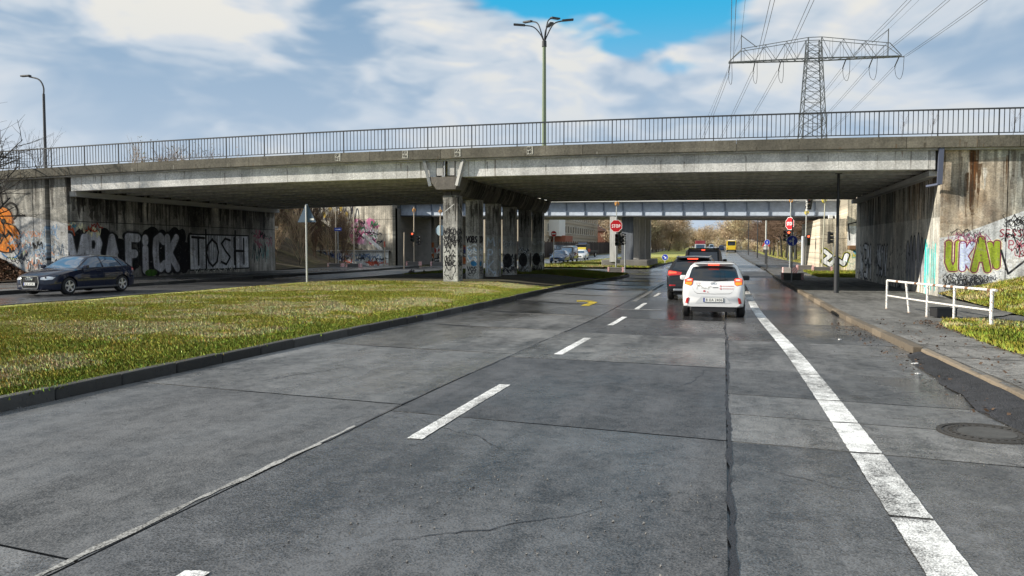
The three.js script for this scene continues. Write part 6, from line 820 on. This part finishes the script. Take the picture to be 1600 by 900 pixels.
  for (let k = 0; k < 64; k++) { const x = lerp(-45, -32.3, R()), z = lerp(-53, -65.5, R()); tree('shrub', 'tall bare shrub in the thicket beyond the left abutment', [x, .1 + sm(-32, -42, x) * 3, z], shrub[k % 3], bark, R() > .5 ? twigTan : twigM, shL[k % 3], 'bare shrubs behind the left abutment', .65 + R() * .45, R() * 6); }
  for (let k = 0; k < 12; k++) { const x = lerp(-41, -33.2, R()), v = R(); tree('shrub', 'leafy brown bush on the slope under the tall abutment wall', [x, 1.35 + v * 3.6 * sm(-33.5, -40, x) - .2, lerp(-66.9, -70, v)], shrub[k % 3], barkDark, bark, shL[(k + 1) % 3], 'bushes on the scrub slope', .35 + R() * .25, R() * 6); }
  // weeds growing from the edge beam
  const weed = treeGeo(31, { h: 1.1, trunk: .7, first: .1, rad: .008, wig: .3, levels: 2, kids: [7, 4], tilt: .5, ratio: .5, lift: .06, minR: .003 });
  for (const [x, s, l] of [[6.3, .8, 'dry weed stalk on the bridge edge above the right girder end'], [7.3, .9, 'dry branching weed on the bridge edge beside the girder end'], [9.95, .9, 'dry brown weed tuft rooted in the beam joint over the right wing wall'], [10.3, .7, 'small dry weed at the far right of the edge beam']]) { const o = thing('weed', l, 'plant', [x, 5.88 + camb(x), -32.3]); mesh('stem', weed.trunk, twigM, o); mesh('twigs', weed.crown, twigM, o); o.scale.setScalar(s); }
  // leaf covered bank by the left wing wall
  const lb = (x, z) => .05 + Math.max(0, -33.2 - x) * .42 * sm(-26.5, -31.5, z) + .06 * vn(x * 2, z * 2);
  struct('leaf_bank', [grid(24, 14, (u, v) => { const x = lerp(-33.0, -46, u), z = lerp(-26, -32.6, v); return [x, lb(x, z), z, x, z]; })], M([.10, .06, .04], 1, 0, { map: dirtT }));
  const lv = new THREE.InstancedMesh(new THREE.PlaneGeometry(.16, .11).rotateX(-Math.PI / 2), M([1, 1, 1], .85), 5000), m = new THREE.Matrix4(), q = new THREE.Quaternion(), e = new THREE.Euler(), c = new THREE.Color();
  for (let i = 0; i < 5000; i++) { const x = lerp(-33.2, -40, R()), z = lerp(-26, -32.3, R()); m.compose(new THREE.Vector3(x, lb(x, z) + .03, z), q.setFromEuler(e.set((R() - .5) * 1.6, R() * 6, (R() - .5) * 1.6)), new THREE.Vector3(1, 1, 1).multiplyScalar(.5 + R() * .8)); lv.setMatrixAt(i, m); const k = .4 + R(); lv.setColorAt(i, c.setRGB(.16 * k, .075 * k, .035 * k)); }
  lv.name = numbered('fallen_leaves'); scene.add(lv); tag(lv, 'brown fallen leaves covering the bank by the left wing wall', 'leaves', null, 'stuff');
}
// ---------------------------------------------------------------- buildings beyond the far lanes
{
  const b = thing('office_building', 'long beige building with rows of narrow windows behind the dark fence', 'building'), wallM = M([.56, .48, .37], .9, 0, { map: rep(conc, .06) }), frameM = M([.62, .58, .5], .8), paneM = MP([.03, .04, .05], .12, 0), X = -38, G0 = .8;
  mesh('wall', box(14, 16.5, 75, X - 7, G0 + 8.2, -207), wallM, b); mesh('plinth', box(.2, .8, 75, X + .08, G0 + .4, -207), concMid, b); for (const y of [3.9, 7.4, 10.9]) mesh('string_course', box(.14, .22, 75, X + .06, G0 + y, -207), M([.45, .36, .26], .9), b);
  const wg = box(.12, 1.9, 1.25), pg = box(.14, 1.7, .48, .01, 0, 0), lg = box(.3, .1, 1.45, .06, -1.0, 0);
  for (let f = 0; f < 4; f++) for (let k = 0; k < 21; k++) { const w = mesh('window', wg, frameM, b); w.position.set(X + .03, G0 + 2.2 + f * 3.5, -172.5 - k * 3.4); for (const s of [-1, 1]) mesh('pane', pg, paneM, w).position.z = s * .29; mesh('sill', lg, frameM, w); }
  mesh('white_bay', box(2.4, 7.5, 7, X + 1.2, G0 + 7.5, -177), M([.72, .71, .68], .85), b); mesh('red_canopy', box(3, 1.4, 9, X + 1.7, G0 + 3.2, -181), M([.34, .12, .07], .85), b);
  const h = thing('brick_house', 'red brown brick house past the end of the beige building', 'building'); mesh('wall', box(9, 7, 9, -42, 4, -262), M([.22, .09, .06], .9, 0, { map: conc }), h); mesh('roof', poly([[-46.8, 7.4], [-37.2, 7.4], [-42, 10.4]], 9.6, 'z').translate(0, 0, -266.8), M([.12, .07, .06], .9), h); for (let k = 0; k < 3; k++) for (const y of [3, 5.8]) mesh('window', box(.1, 1.3, 1, -37.45, y, -259.5 - k * 2.6), paneM, h);
  const w = thing('white_block', 'pale flat roofed block rising behind the brick house', 'building'); mesh('wall', box(14, 16, 16, -52, 8, -296), M([.6, .62, .64], .9), w); for (let k = 0; k < 4; k++) for (let f = 0; f < 4; f++) mesh('window', box(.1, 1.5, 1.6, -44.95, 3 + f * 3.4, -290.5 - k * 3.6), paneM, w); mesh('roof_edge', box(14.4, .5, 16.4, -52, 16.2, -296), concMid, w);
  const f = thing('board_fence', 'tall dark brown board fence along the far side of the far lanes', 'fence'), fm = [.8, 1, 1.25].map((k) => M([.055 * k, .038 * k, .03 * k], .95)); const fg = box(.12, 2.7, 2.34, 0, 1.35, 0), pgs = box(.18, 2.9, .14, .02, 1.45, 0);
  for (let k = 0; k < 44; k++) { const z = -112 - k * 2.4; const p = mesh('panel', fg, fm[k % 3], f); p.position.set(-29.2, gy(-29, z) - .05, z); const q = mesh('post', pgs, fm[0], f); q.position.set(-29.2, gy(-29, z) - .05, z - 1.2); }
  const cw = wallCanvas(16, 2.2, 40, [96, 104, 116], 161); cw.tags(50, 0, 16, .2, 2, 91, ['#cfd6de', '#3a4a66', '#1a1d24', '#8aa0b8'], .1);
  const g = thing('graffiti_wall', 'grey blue graffiti wall before the dark fence near the parked truck', 'wall'); paintedWall('wall_panel', g, cw, { along: 'z', at: -26.8, face: 1, t: .3, u0: -128, u1: -162, v0: 0, v1: 2.4, panels: [[-144.9, -128, 0, 2.3], [-162, -145, 0, 2.3]] });
}
renderer.render(scene, camera);
